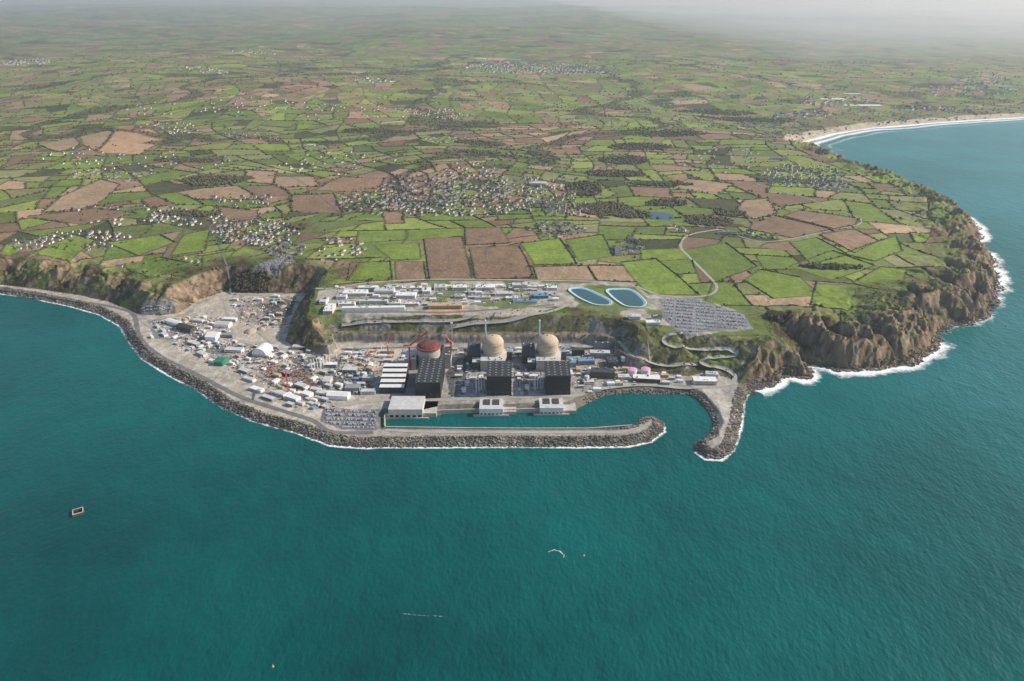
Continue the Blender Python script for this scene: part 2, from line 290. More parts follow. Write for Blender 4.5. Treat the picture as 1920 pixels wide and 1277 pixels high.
class MB:
    def __init__(s): s.v=[];s.f=[];s.m=[]
    def box(s,x0,y0,z0,x1,y1,z1,m=0,tx=0,ty=0):
        b=len(s.v)
        s.v+=[(x0,y0,z0),(x1,y0,z0),(x1,y1,z0),(x0,y1,z0),(x0+tx,y0+ty,z1),(x1-tx,y0+ty,z1),(x1-tx,y1-ty,z1),(x0+tx,y1-ty,z1)]
        s.f+=[tuple(b+i for i in q) for q in [(0,3,2,1),(4,5,6,7),(0,1,5,4),(1,2,6,5),(2,3,7,6),(3,0,4,7)]]; s.m+=[m]*6; return s
    def gable(s,w,d,z0,rise,o=.5,m=0):
        b=len(s.v); w=w/2+o; y=d/2+o
        s.v+=[(-w,-y,z0),(w,-y,z0),(w,y,z0),(-w,y,z0),(-w+ .2,0,z0+rise),(w-.2,0,z0+rise)]
        s.f+=[tuple(b+i for i in q) for q in [(0,1,5,4),(2,3,4,5),(0,4,3),(1,2,5),(0,3,2,1)]]; s.m+=[m]*5; return s
    def lathe(s,prof,n=32,m=0,cx=0,cy=0):
        b=len(s.v)
        for r,z in prof:
            for i in range(n): a=2*math.pi*i/n; s.v.append((cx+r*math.cos(a),cy+r*math.sin(a),z))
        for k in range(len(prof)-1):
            for i in range(n):
                j=(i+1)%n; s.f.append((b+k*n+i,b+k*n+j,b+(k+1)*n+j,b+(k+1)*n+i)); s.m.append(m)
        s.f.append(tuple(b+(len(prof)-1)*n+i for i in range(n))); s.m.append(m); return s
    def beam(s,p,q,w,m=0):
        p=Vector(p);q=Vector(q);a=(q-p).normalized(); u=a.cross(Vector((0,0,1)))
        if u.length<.05: u=Vector((1,0,0))
        u.normalize(); v=a.cross(u); u*=w/2; v*=w/2; b=len(s.v)
        for e in (p,q): s.v+=[tuple(e+u+v),tuple(e-u+v),tuple(e-u-v),tuple(e+u-v)]
        s.f+=[tuple(b+i for i in q_) for q_ in [(0,1,5,4),(1,2,6,5),(2,3,7,6),(3,0,4,7),(0,3,2,1),(4,5,6,7)]]; s.m+=[m]*6; return s
    def lattice(s,p,q,w,n,t,m=0):
        p=Vector(p);q=Vector(q);a=(q-p).normalized(); u=a.cross(Vector((0,0,1)))
        if u.length<.05: u=Vector((1,0,0))
        u.normalize(); v=a.cross(u); cs=[(u+v)*w/2,(v-u)*w/2,(-u-v)*w/2,(u-v)*w/2]
        for c in cs: s.beam(p+c,q+c,t,m)
        for k in range(n):
            e0=p+(q-p)*k/n; e1=p+(q-p)*(k+1)/n
            for i in range(4): s.beam(e0+cs[i],e1+cs[(i+1)%4],t*.6,m)
        return s
    def mesh(s,name,mats,smooth=False):
        me=bpy.data.meshes.new(name); me.from_pydata(s.v,[],s.f)
        for m in mats: me.materials.append(m)
        me.polygons.foreach_set('material_index',s.m)
        if smooth: me.polygons.foreach_set('use_smooth',[True]*len(s.f))
        me.update(); return me
def thing(name,label,cat,loc,rz=0,**k): return add(name,None,None,loc,rz,label=label,category=cat,**k)
def part(name,mb,mats,par,loc=(0,0,0),rz=0,smooth=False): return add(name,mb.mesh(name,mats,smooth),par,loc,rz)
# ------------------------------------------------------------ terrain mesh
ii=np.arange(NR*NC).reshape(NR,NC)
Q=np.stack([ii[:-1,:-1],ii[:-1,1:],ii[1:,1:],ii[1:,:-1]],-1).reshape(-1,4)
keep=h[Q].max(1)>-2.5; Qk=Q[keep]
us,inv=np.unique(Qk,return_inverse=True)
ground_m=node_mat('ground_cover',(1,1,1),rough=.95,ns=.06,amt=.22,attr='Col',bump=2.4,bscale=.11); ground_m.node_tree.nodes['Principled BSDF'].inputs['Specular IOR Level'].default_value=.1
me=npmesh('terrain',np.stack([X,Y,h],1)[us],inv.reshape(-1,4),[ground_m],True)
at=me.attributes.new('Col','FLOAT_COLOR','POINT'); at.data.foreach_set('color',np.concatenate([col[us],np.ones((len(us),1))],1).astype(np.float32).ravel())
add('terrain',me,kind='structure')
# sea
sm=bpy.data.materials.new('sea_water'); sm.use_nodes=True; N=sm.node_tree.nodes; L=sm.node_tree.links; b=N['Principled BSDF']
b.inputs['Roughness'].default_value=.34; b.inputs['IOR'].default_value=1.33; b.inputs['Specular IOR Level'].default_value=.36
g=N.new('ShaderNodeNewGeometry'); mp=N.new('ShaderNodeMapping'); mp.inputs['Rotation'].default_value=(0,0,.5); mp.inputs['Scale'].default_value=(1,.55,1); L.new(g.outputs['Position'],mp.inputs['Vector'])
hs=None
for sc,am in ((.01,2.),(.045,2.3),(.17,1.5)):
    n=N.new('ShaderNodeTexNoise'); n.inputs['Scale'].default_value=sc; n.inputs['Detail'].default_value=4; L.new(mp.outputs[0],n.inputs['Vector'])
    q=N.new('ShaderNodeMath'); q.operation='MULTIPLY'; q.inputs[1].default_value=am; L.new(n.outputs['Fac'],q.inputs[0])
    if hs is None: hs=q.outputs[0]
    else:
        a=N.new('ShaderNodeMath'); L.new(hs,a.inputs[0]); L.new(q.outputs[0],a.inputs[1]); hs=a.outputs[0]
bu=N.new('ShaderNodeBump'); bu.inputs['Distance'].default_value=1.2; bu.inputs['Strength'].default_value=1.; L.new(hs,bu.inputs['Height']); L.new(bu.outputs[0],b.inputs['Normal'])
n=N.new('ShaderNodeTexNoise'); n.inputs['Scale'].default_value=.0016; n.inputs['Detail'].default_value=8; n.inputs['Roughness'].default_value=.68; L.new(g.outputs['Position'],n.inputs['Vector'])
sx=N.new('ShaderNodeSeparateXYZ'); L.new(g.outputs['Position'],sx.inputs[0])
m1=N.new('ShaderNodeMapRange'); m1.inputs[1].default_value=-200; m1.inputs[2].default_value=3000; m1.inputs[3].default_value=0; m1.inputs[4].default_value=.34; L.new(sx.outputs[0],m1.inputs[0])  # base colour lightened toward the right, standing in for sun glitter and haze
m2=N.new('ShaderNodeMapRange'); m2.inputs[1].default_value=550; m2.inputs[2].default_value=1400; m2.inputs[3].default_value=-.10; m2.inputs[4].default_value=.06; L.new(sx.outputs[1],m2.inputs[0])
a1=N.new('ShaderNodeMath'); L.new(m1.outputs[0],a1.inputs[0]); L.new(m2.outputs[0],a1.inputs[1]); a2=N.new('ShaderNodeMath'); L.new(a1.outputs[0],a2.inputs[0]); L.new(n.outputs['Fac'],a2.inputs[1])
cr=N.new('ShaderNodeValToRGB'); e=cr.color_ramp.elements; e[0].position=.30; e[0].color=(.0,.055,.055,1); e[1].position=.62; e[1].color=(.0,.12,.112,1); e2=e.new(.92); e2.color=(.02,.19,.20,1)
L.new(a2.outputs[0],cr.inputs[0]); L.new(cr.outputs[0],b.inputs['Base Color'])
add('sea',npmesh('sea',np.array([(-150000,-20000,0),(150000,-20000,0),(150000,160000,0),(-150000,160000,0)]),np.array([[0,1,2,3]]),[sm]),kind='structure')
# foam sheet
inH=np.zeros(len(X),bool); mh=(Y<1700); inH[mh]=inside(X[mh],Y[mh],harb)
Wf=np.where(dA<25,10.,50.); Wf=np.where(Y>3800,60,Wf); bz=(Y>3900)&(X>1300); Wf=np.where(bz,230,Wf)
fo=np.clip(1.05+d2/Wf,0,1.1)*(d2<4)*(~inH)*(.05+1.85*fbm(X,Y,110,4,99)); fo=np.clip(fo,0,1.3)
fo=np.where(bz,np.clip(1.05+d2/Wf,0,1.1)*(d2<4)*.85+.22*np.sin(d2/11+6*fbm(X,Y,300,2,5))*(d2>-200)*(d2<4)-.05,fo); fo=np.clip(fo,0,1.2)
kf=(fo[Q].max(1)>.02); Qf=Q[kf]; us,inv=np.unique(Qf,return_inverse=True)
fm=bpy.data.materials.new('foam'); fm.use_nodes=True; N=fm.node_tree.nodes; L=fm.node_tree.links; b=N['Principled BSDF']; b.inputs['Base Color'].default_value=(.9,.93,.93,1); b.inputs['Roughness'].default_value=.9
a=N.new('ShaderNodeAttribute'); a.attribute_name='foam'; g=N.new('ShaderNodeNewGeometry'); n=N.new('ShaderNodeTexNoise'); n.inputs['Scale'].default_value=.09; n.inputs['Detail'].default_value=6; n.inputs['Roughness'].default_value=.7; L.new(g.outputs['Position'],n.inputs['Vector'])
s=N.new('ShaderNodeMath'); s.operation='ADD'; L.new(a.outputs['Fac'],s.inputs[0]); L.new(n.outputs['Fac'],s.inputs[1])
r=N.new('ShaderNodeMapRange'); r.inputs[1].default_value=.88; r.inputs[2].default_value=1.28; L.new(s.outputs[0],r.inputs[0]); L.new(r.outputs[0],b.inputs['Alpha'])
me=npmesh('sea_foam',np.stack([X,Y,np.full(len(X),.12)],1)[us],inv.reshape(-1,4),[fm])
at=me.attributes.new('foam','FLOAT','POINT'); at.data.foreach_set('value',fo[us].astype(np.float32)); add('sea_foam',me,kind='stuff',label='white surf breaking along the rocky shore',category='foam')
# ------------------------------------------------------------ roads
def road(px,w,mat,name='road'):
    P=hits(px)[:,:2]; pts=[]
    for i in range(len(P)-1):
        p0=P[max(i-1,0)];p1=P[i];p2=P[i+1];p3=P[min(i+2,len(P)-1)]; n=max(2,int(np.hypot(*(p2-p1))/7))
        for k in range(n):
            t=k/n; pts.append(.5*((2*p1)+(-p0+p2)*t+(2*p0-5*p1+4*p2-p3)*t*t+(-p0+3*p1-3*p2+p3)*t**3))
    pts.append(P[-1]); P=np.array(pts)
    for _ in range(6): P[1:-1]=(P[:-2]+2*P[1:-1]+P[2:])/4
    T_=np.gradient(P,axis=0); T_/=np.linalg.norm(T_,axis=1)[:,None]+1e-9; Nn=np.stack([-T_[:,1],T_[:,0]],1)
    z0=hq(P[:,0],P[:,1]); zs=np.convolve(np.pad(z0,4,mode='edge'),np.ones(9)/9,'valid'); zc=np.maximum(zs,z0)
    rows=[]
    for o in (-.5,-.17,.17,.5):
        q=P+Nn*w*o; z=np.maximum(hq(q[:,0],q[:,1]),zc)+.5; rows.append(np.column_stack([q,z]))
    V=np.stack(rows,1).reshape(-1,3); n=len(P); a=np.arange(n-1)[:,None]*4+np.arange(3)[None]; a=a.ravel()
    add(name,npmesh(name,V,np.stack([a,a+1,a+5,a+4],1)[:,::-1],[mat]),kind='structure')
road([(0,543),(60,550),(150,565),(225,579),(252,592),(262,632),(300,668),(380,708),(450,744),(520,768),(590,790),(618,810),(700,812)],10,asph)
road([(722,807),(800,810),(960,811),(1100,811),(1170,810),(1205,797),(1222,792)],9,lane)
road([(432,552),(520,557),(600,542),(700,530),(820,524),(1000,526),(1150,530),(1205,542),(1240,555),(1320,556),(1345,540),(1325,515),(1290,480),(1276,462),(1290,442),(1350,430)],8,lane)
road([(1068,570),(1030,585),(960,602),(900,608),(850,616)],10,lane)
road([(640,612),(700,606),(850,603),(900,590),(960,580)],8,lane)
road([(1275,632),(1246,630),(1240,640),(1256,652),(1310,657),(1365,655),(1388,662),(1372,671),(1330,671),(1308,680),(1325,690),(1362,692),(1380,705),(1366,722),(1300,728),(1200,722),(1120,730),(1085,742),(1000,744),(850,750),(700,752),(620,765)],10,lane)
road([(1160,640),(1185,668),(1250,690),(1308,686)],8,lane)
road([(1350,430),(1430,453),(1530,438),(1615,418),(1575,395),(1480,362),(1420,345)],5,lane)
road([(1350,430),(1300,420),(1200,405),(1100,385),(1010,382),(880,376),(760,385),(640,398),(520,400),(400,420),(415,470),(430,520),(432,552)],5,asph)
road([(640,655),(760,652),(900,654),(1100,654),(1150,672),(1180,700),(1200,720)],7,asph)
road([(866,655),(864,700),(860,745)],9,asph); road([(985,690),(986,742)],9,asph)
road([(262,600),(330,640),(420,676),(480,700),(560,745),(600,765)],9,lane); road([(440,552),(450,590),(540,660),(640,670)],8,lane); road([(300,605),(380,640),(470,645),(540,662)],7,lane); road([(420,676),(440,640),(430,600),(420,560)],7,lane); road([(640,670),(620,720),(600,765)],8,asph)
road([(640,398),(540,330),(430,300),(300,240)],5,asph); road([(1010,382),(960,330),(860,280),(830,210)],5,asph)
road([(640,586),(760,585),(860,585),(1040,572)],7,asph); road([(640,560),(800,556),(960,552),(1050,556)],6,asph)
x,y,z=hit(1236,407); V=[(x+48*math.cos(a)*(1+.15*math.sin(3*a)),y+62*math.sin(a)*(1+.12*math.cos(2*a)),float(hq(x,y))+2.5) for a in np.linspace(0,6.283,28,endpoint=False)]
b=MB(); b.v=V; b.f=[tuple(range(28))]; b.m=[0]; add('pond',b.mesh('pond',[C('pond_water',(.03,.07,.08),rough=.15)]),kind='structure')
# ------------------------------------------------------------ hedges
def hedge_geo(P):
    n=len(P); T_=np.gradient(P,axis=0); T_/=np.linalg.norm(T_,axis=1)[:,None]+1e-9; Nn=np.stack([-T_[:,1],T_[:,0]],1)
    P=P+Nn*rng.normal(0,.8,(n,1)); w=rng.uniform(.7,2.0,n); H=rng.uniform(1.0,3.4,n)*rng.uniform(.4,1.2); z=hq(P[:,0],P[:,1])
    H[0]*=.4;H[-1]*=.4
    r=[]
    for o,hh in ((-1,-.5),(-.75,.75),(.1,1.05),(.8,.7),(1,-.5)):
        q=P+Nn*(w*o)[:,None]; r.append(np.column_stack([q,z+np.where(hh>0,H*hh,-.6)]))
    V=np.stack(r,1).reshape(-1,3); a=(np.arange(n-1)[:,None]*5+np.arange(4)[None]).ravel()
    return V,np.stack([a,a+1,a+6,a+5],1)[:,::-1]
pieces=[]
for (a,b) in chords:
    a=np.array(a);b=np.array(b); L_=np.hypot(*(b-a)); n=int(L_/5)+2
    P=a+(b-a)*np.linspace(0,1,n)[:,None]; mm=(P[:,1]<5200)&(P[:,1]>1100)&(np.abs(P[:,0])<4500); P=P[mm]
    if len(P)<5: continue
    q=P.copy()
    for _ in range(4): q=P-np.stack([Wx(q[:,0],q[:,1]),Wy(q[:,0],q[:,1])],1)
    ok=(q[:,1]>1200)&(q[:,1]<4600)&(np.abs(q[:,0])<q[:,1]*.8); ok&=samp(fieldz,q[:,0],q[:,1])>.6
    for E in expolys:
        if q[:,0].min()<E[:,0].max() and q[:,0].max()>E[:,0].min(): ok&=~inside(q[:,0],q[:,1],E)
    ln=random.randint(14,34); run=[]
    for k in range(len(q)):
        if ok[k] and random.random()>.025: run.append(q[k])
        if (not ok[k]) or len(run)>=ln or k==len(q)-1:
            if len(run)>=5 and random.random()<.78: pieces.append(np.array(run))
            run=[run[-1]] if (ok[k] and run) else []
for E in expolys:
    for i in range(len(E)):
        a,b=E[i],E[(i+1)%len(E)]; n=int(np.hypot(*(b-a))/5)+2
        if n>5 and random.random()<.6: pieces.append(a+(b-a)*np.linspace(0,1,n)[:,None])
pieces.sort(key=lambda p:p[len(p)//2][1])
def merge_np(geos):
    V=[];Fs=[];o=0
    for v,f in geos: V.append(v);Fs.append(f+o);o+=len(v)
    return np.vstack(V),np.vstack(Fs)
for p in pieces[:280]:
    v,f=hedge_geo(p); c=v.mean(0); c[2]=v[:,2].min()
    add('hedgerow',npmesh('hedgerow',v-c,f,[hedge]),None,tuple(c),label='dark uneven hedgerow of scrub dividing two fields',category='hedge',group='hedgerows between the fields')
v,f=merge_np([hedge_geo(p) for p in pieces[280:]])
add('hedgerows',npmesh('hedgerows',v,f,[hedge]),kind='stuff',label='dense network of dark hedgerows between distant fields',category='hedge')
# ------------------------------------------------------------ trees
import bmesh
def ico(sub):
    bm=bmesh.new(); bmesh.ops.create_icosphere(bm,subdivisions=sub,radius=1); v=np.array([q.co[:] for q in bm.verts]); f=np.array([[w.index for w in q.verts] for q in bm.faces]); bm.free(); return v,f
v1,f1=ico(1); v2,f2=ico(2)
def crown_detail(seed):
    r=np.random.default_rng(seed); v=v2*(.62+.3*r.random((len(v2),1))); V=[v];Fs=[f2];o=len(v)
    for k in range(110):
        dv=r.normal(size=3); dv/=np.linalg.norm(dv); c=dv*r.uniform(.7,1.08); t=r.normal(size=(3,3))*.17; V.append(c+t); Fs.append(np.array([[o,o+1,o+2]])); o+=3
    V=np.vstack(V)*np.array([1,1,.8]); return V,np.vstack(Fs)
crowns=[]
for k in range(5):
    v,f=crown_detail(k); crowns.append(npmesh('crown',v,f,[leaf]))
tm=MB(); tm.lathe([(.16,0),(.11,.5),(.07,1.0)],7)
for a in range(4): tm.beam((0,0,.6+.08*a),(.5*math.cos(a*1.7),.5*math.sin(a*1.7),1.15),.05)
trunk_me=tm.mesh('trunk',[bark])
vill=[(700,378,65,26,130),(790,362,85,28,170),(880,355,95,28,170),(990,358,95,22,130),(850,392,140,14,110),(1060,388,80,18,80),(480,435,85,28,160),(540,470,40,14,34),(1040,430,60,16,60),(1505,330,80,24,150),(1560,350,40,10,40),(1180,465,30,20,24),(640,470,50,25,30),(300,500,80,15,34),(350,408,80,14,70),(160,452,90,20,90),(60,460,45,14,40),(1420,440,40,8,14),(1270,430,20,8,12),(1700,400,30,30,6),(470,255,60,6,40),(820,212,70,8,60),(320,240,60,8,40),(200,330,80,10,40),(840,262,50,7,30),(1490,255,60,8,70),(1450,235,80,7,70),(640,310,120,25,34),(1200,230,180,15,70),(1000,300,200,25,60),(250,300,180,25,70),(500,200,300,15,90),(1000,190,350,15,100),(1350,300,90,25,40),(1650,215,120,6,70),(880,320,60,12,30),(230,400,120,20,40),(450,375,60,12,30)]
tp=[]
for a,b,c,e in woods:
    n=int(min(700,c*e*.8)); r=np.sqrt(rng.random(n)); t=rng.random(n)*6.283; px=a+c*r*np.cos(t); py=b+e*r*np.sin(t); zz=hit(a,b)[2]
    x,y=unp(px,py,zz+2); tp.append(np.stack([x,y,rng.uniform(3,6.,n)],1))
for a,b,c,e,n in vill:
    n=int(n*.7); r=np.sqrt(rng.random(n)); t=rng.random(n)*6.283; zz=hit(a,b)[2]; x,y=unp(a+c*r*np.cos(t),b+e*r*np.sin(t),zz); tp.append(np.stack([x,y,rng.uniform(2.,4.2,n)],1))
for p in pieces:
    kk=rng.random(len(p))<.11; q=p[kk]; tp.append(np.column_stack([q,rng.uniform(1.6,4.3,len(q))]))
cand=np.nonzero(((cs&(dA>24))|((cz>.6)&(dn>40)&(Y<2600)))&(slp<1.6)&(Y<2700))[0]; cand=rng.choice(cand,3600,replace=False)
tp.append(np.stack([X[cand],Y[cand],rng.uniform(.8,2.2,len(cand))],1))
cand=np.nonzero((Y>2400)&(Y<9000)&((wood>.6)|(ed<5))&(h>2)&(np.abs(X)<Y*.75))[0]; cand=rng.choice(cand,8500,replace=False)
tp.append(np.stack([X[cand],Y[cand],rng.uniform(2.2,4.6,len(cand))*(1+Y[cand]/14000)],1))
tp=np.vstack(tp); zt=hq(tp[:,0],tp[:,1]); okk=(zt>2)&(samp(inA.astype(float).reshape(NR,NC),tp[:,0],tp[:,1])<.1)&(samp(inB.astype(float).reshape(NR,NC),tp[:,0],tp[:,1])<.1); tp=tp[okk];zt=zt[okk]
big=(tp[:,2]>3.0)&(np.abs(tp[:,0])<tp[:,1]*.7); order=np.argsort(np.where(big,tp[:,1]-tp[:,2]*30,1e9)); sel=order[:280]; rest=order[280:]
for i in sel:
    s_=tp[i,2]; t=thing('tree','bushy dark winter tree growing in a field hedgerow','tree',(tp[i,0],tp[i,1],zt[i]-.3),random.random()*6,group='trees along the hedges')
    o=add('trunk',trunk_me,t); o.scale=(s_,s_,s_*.9); o=add('crown',random.choice(crowns),t,(0,0,s_*1.15)); o.scale=(s_,s_,s_*random.uniform(.9,1.2))
def scatter(tv,tf,pos,scale,jit=.28):
    n=len(pos); a=rng.random(n)*6.283; c,s_=np.cos(a)[:,None],np.sin(a)[:,None]
    V=tv[None]*(1+jit*rng.normal(size=(n,len(tv),1)))
    x=V[...,0]*c-V[...,1]*s_; y=V[...,0]*s_+V[...,1]*c; V=np.stack([x,y,V[...,2]],-1)*scale[:,None,None]+pos[:,None,:]
    Fa=tf[None]+(np.arange(n)*len(tv))[:,None,None]; return V.reshape(-1,3),Fa.reshape(-1,tf.shape[1])
tr=tp[rest]; v,f=scatter(v1*np.array([1,1,.85]),f1,np.column_stack([tr[:,:2],zt[rest]+tr[:,2]*.6]),tr[:,2])
add('woodland',npmesh('woodland',v,f,[leaf]),kind='stuff',label='dark woods and scrub spread over the farmland',category='trees')
# ------------------------------------------------------------ rock armour
bxv=np.array([(-1,-1,-1),(1,-1,-1),(1,1,-1),(-1,1,-1),(-1,-1,1),(1,-1,1),(1,1,1),(-1,1,1)])*.6; bxf=np.array([(0,3,2,1),(4,5,6,7),(0,1,5,4),(1,2,6,5),(2,3,7,6),(3,0,4,7)])
pts=[]
for i in range(2,54):
    a,b=Cst[i],Cst[i+1]; L_=np.hypot(*(b-a)); nn=np.array([-(b-a)[1],(b-a)[0]])/L_; inner=(coast_px[i][0]>720 and 26<=i<=44); quay=29<=i<=36
    if quay: continue
    wd=9 if inner else 20; n=int(L_*wd/6.5); t=rng.random(n)[:,None]; o=rng.uniform(-1.5,wd,n)[:,None]; q=a+(b-a)*t+nn*o; pts.append(q)
q=np.vstack(pts); z=hq(q[:,0],q[:,1]); kk=(z>-1.5)&(z<12.5); q=q[kk];z=z[kk]
v,f=scatter(bxv,bxf,np.column_stack([q,z+.3]),rng.uniform(1.1,2.9,len(q)),.3); add('rock_armour',npmesh('rock_armour',v,f,[rockm]),kind='stuff',label='rough boulders and concrete blocks armouring the sea wall',category='rocks')
cand=np.nonzero((~inA)&(dn>-12)&(dn<7)&(Y<3500)&(dA>8))[0]; cand=rng.choice(cand,min(3400,len(cand)),replace=False)
v,f=scatter(bxv,bxf,np.column_stack([X[cand]+rng.normal(0,2,len(cand)),Y[cand],np.maximum(h[cand],-.5)]),rng.uniform(.8,4.,len(cand)),.35)
shore=C('shore_rock',(.19,.145,.10),ns=.1,amt=.6,c2=(.115,.09,.065)); add('shore_rocks',npmesh('shore_rocks',v,f,[shore]),kind='stuff',label='broken brown rocks at the foot of the cliffs',category='rocks')
# ------------------------------------------------------------ houses
hv=[]; HD=[(12,8,5),(10,7.5,3.2),(14,8,5.5),(9,9,5),(17,8,3.5),(12,7,3)]
for k in range(6):
    w,d_,hh=HD[k]
    b=MB().box(-w/2,-d_/2,-1.5,w/2,d_/2,hh,0); b.gable(w,d_,hh,d_*.45,.4,1); b.box(w/2-1.6,-.5,hh+1,w/2-.7,.5,hh+d_*.45+1.2,0)
    for s_ in (-1,1):
        for j in range(3):
            x=-w/3+j*w/3; b.box(x-.6,s_*d_/2-.04,1,x+.6,s_*d_/2+.04,2.3,2)
    hv.append(b.mesh('house',[[hwall,cream,cream,hwall,cream,hwall][k],[slate,slate,slate,tile,slate,slate][k],glass]))
hp=[]
for a,b,c,e,n in vill:
    r=np.sqrt(rng.random(n)); t=rng.random(n)*6.283; zz=hit(a,b)[2]; x,y=unp(a+c*r*np.cos(t),b+e*r*np.sin(t),zz); hp.append(np.stack([x,y,np.full(n,random.uniform(-.6,.6))],1))
hp=np.vstack(hp)
g_=np.floor(hp[:,:2]/18); _,ui=np.unique(g_,axis=0,return_index=True); hp=hp[ui]; hz=hq(hp[:,0],hp[:,1]); fz=samp(fieldz,hp[:,0],hp[:,1])>.5
for E in expolys: fz&=~inside(hp[:,0],hp[:,1],E)
hp=hp[fz];hz=hz[fz]; od=np.argsort(np.hypot(hp[:,0],hp[:,1]))
hlab=['white rendered house with grey slate roof','low cream cottage with grey slate roof','large cream house with grey slate roof','white house with terracotta tiled roof','long low cream farmhouse with slate roof','white bungalow with grey slate roof']
for i in od[:290]:
    k=random.randrange(6); add('house',hv[k],None,(hp[i,0],hp[i,1],hz[i]),hp[i,2]+random.choice([0,1.57])+random.gauss(0,.15),label=hlab[k]+' among village gardens',category='house',group='village houses')
def merged(name,tmpl,items,mats,**pr):
    V=[];Fs=[];Mi=[];o=0
    for (k,x,y,z,a,s_) in items:
        v,f,mi,mm=tmpl[k]; c,s2=math.cos(a),math.sin(a); V.append(np.column_stack([(v[:,0]*c-v[:,1]*s2)*s_+x,(v[:,0]*s2+v[:,1]*c)*s_+y,v[:,2]*s_+z])); Fs+=[[q+o for q in ff] for ff in f]; Mi+=[mm[q] for q in mi]; o+=len(v)
    me=bpy.data.meshes.new(name); me.from_pydata(np.vstack(V).tolist(),[],Fs)
    for m in mats: me.materials.append(m)
    me.polygons.foreach_set('material_index',Mi); me.update(); add(name,me,**pr)
allm=[hwall,cream,slate,tile,glass]
tmpl=[]
for k in range(6):
    b=MB(); w,d_,hh=HD[k]; b.box(-w/2,-d_/2,-1.5,w/2,d_/2,hh,0).gable(w,d_,hh,d_*.45,.4,1)
    tmpl.append((np.array(b.v),[list(q) for q in b.f],b.m,[[0,1,1,0,1,0][k],[2,2,2,3,2,2][k]]))
items=[(random.randrange(6),hp[i,0],hp[i,1],hz[i],hp[i,2]+random.choice([0,1.57]),1.0) for i in od[290:]]
for a,b,c,e,n in [(1000,128,130,14,460),(960,120,60,6,130),(1080,135,70,7,150),(40,118,55,7,130),(700,150,40,4,50),(1850,150,60,10,80),(1560,190,90,8,60),(480,97,50,4,50),(150,30,120,5,40),(380,130,50,4,40),(1500,215,60,6,50),(1800,170,100,10,80),(1750,205,90,5,50)]:
    r=np.sqrt(rng.random(n)); t=rng.random(n)*6.283; zz=hit(a,b)[2]; x,y=unp(a+c*r*np.cos(t),b+e*r*np.sin(t),zz)
    items+=[(random.randrange(6),x[i],y[i],float(hq(x[i],y[i])),random.random()*3,random.uniform(1,1.9)) for i in range(n)]
merged('houses',tmpl,items,allm,kind='stuff',label='pale houses of distant villages and towns',category='houses')
# ------------------------------------------------------------ cars
def car_mb():
    b=MB(); b.box(-.85,-2.1,.35,.85,2.1,.9,0,.04,.05); b.box(-.78,-1.3,.9,.78,1.5,1.45,1,.14,.45); b.box(-.6,-.8,1.46,.6,1.0,1.5,0)
    for x in (-.88,.68):
        for y in (-1.35,1.3):
            n=len(b.v)
            for i in range(8):
                a=i*math.pi/4
                b.v+=[(x,y+.33*math.cos(a),.33+.33*math.sin(a)),(x+.2,y+.33*math.cos(a),.33+.33*math.sin(a))]
            for i in range(8): j=(i+1)%8; b.f.append((n+2*i,n+2*j,n+2*j+1,n+2*i+1)); b.m.append(2)
            b.f.append(tuple(n+2*i for i in range(8))); b.f.append(tuple(n+2*i+1 for i in range(7,-1,-1))); b.m+=[2,2]
    return b
cc=[('white',(.9,.9,.9)),('silver',(.75,.77,.8)),('black',(.03,.03,.035)),('grey',(.25,.26,.27)),('blue',(.08,.18,.42)),('red',(.5,.05,.04))]
cmats=[C('car_paint_'+n,c,rough=.3) for n,c in cc]; cb=car_mb(); cme=[cb.mesh('parked_car',[m,glass,black2]) for m in cmats]
lots=[([(1238,562),(1300,560),(1392,590),(1408,615),(1280,626),(1250,600)],-.22,.8,20),([(612,768),(706,770),(702,804),(640,803),(608,790)],-.05,.88,15.5),([(472,510),(543,476),(550,492),(520,516)],.5,.8,17),([(264,577),(330,574),(318,588),(268,591)],0,.8,17),([(30,547),(130,560),(132,565),(35,553)],-.2,.6,15),([(278,602),(328,598),(330,618),(290,622)],-.1,.5,17)]
cars=[]
for P,a,occ,pitch in lots:
    Q_=hits(P); pc_=Q_[:,:2]; c0=pc_.mean(0); R=200
    for r_ in range(-20,21):
        yy=r_*pitch
        for side in (-2.5,2.5):
            xs=np.arange(-R,R,2.8); x=c0[0]+xs*math.cos(a)-(yy+side)*math.sin(a); y=c0[1]+xs*math.sin(a)+(yy+side)*math.cos(a)
            I=inside(x,y,pc_)&(rng.random(len(x))<occ)&(np.arange(len(x))%17>1)
            cars+=[(random.choices(range(6),[8,5,1,2,1,1])[0],x[i],y[i],float(hq(x[i],y[i]))+.1,a+(0 if side>0 else math.pi)+random.gauss(0,.02),1.) for i in np.nonzero(I)[0]]
cars.sort(key=lambda c:math.hypot(c[1],c[2]))
for k,x,y,z,a,_ in cars[:290]: add('parked_car',cme[k],None,(x,y,z),a,label=cc[k][0]+' car parked in a row on the asphalt lot',category='car',group='cars parked beside the power station')
ct=[(np.array(cb.v),[list(q) for q in cb.f],cb.m,[k,6,7]) for k in range(6)]
merged('parked_cars',ct,cars[290:],cmats+[glass,black2],kind='stuff',label='rows of parked cars filling the upper car parks',category='cars')
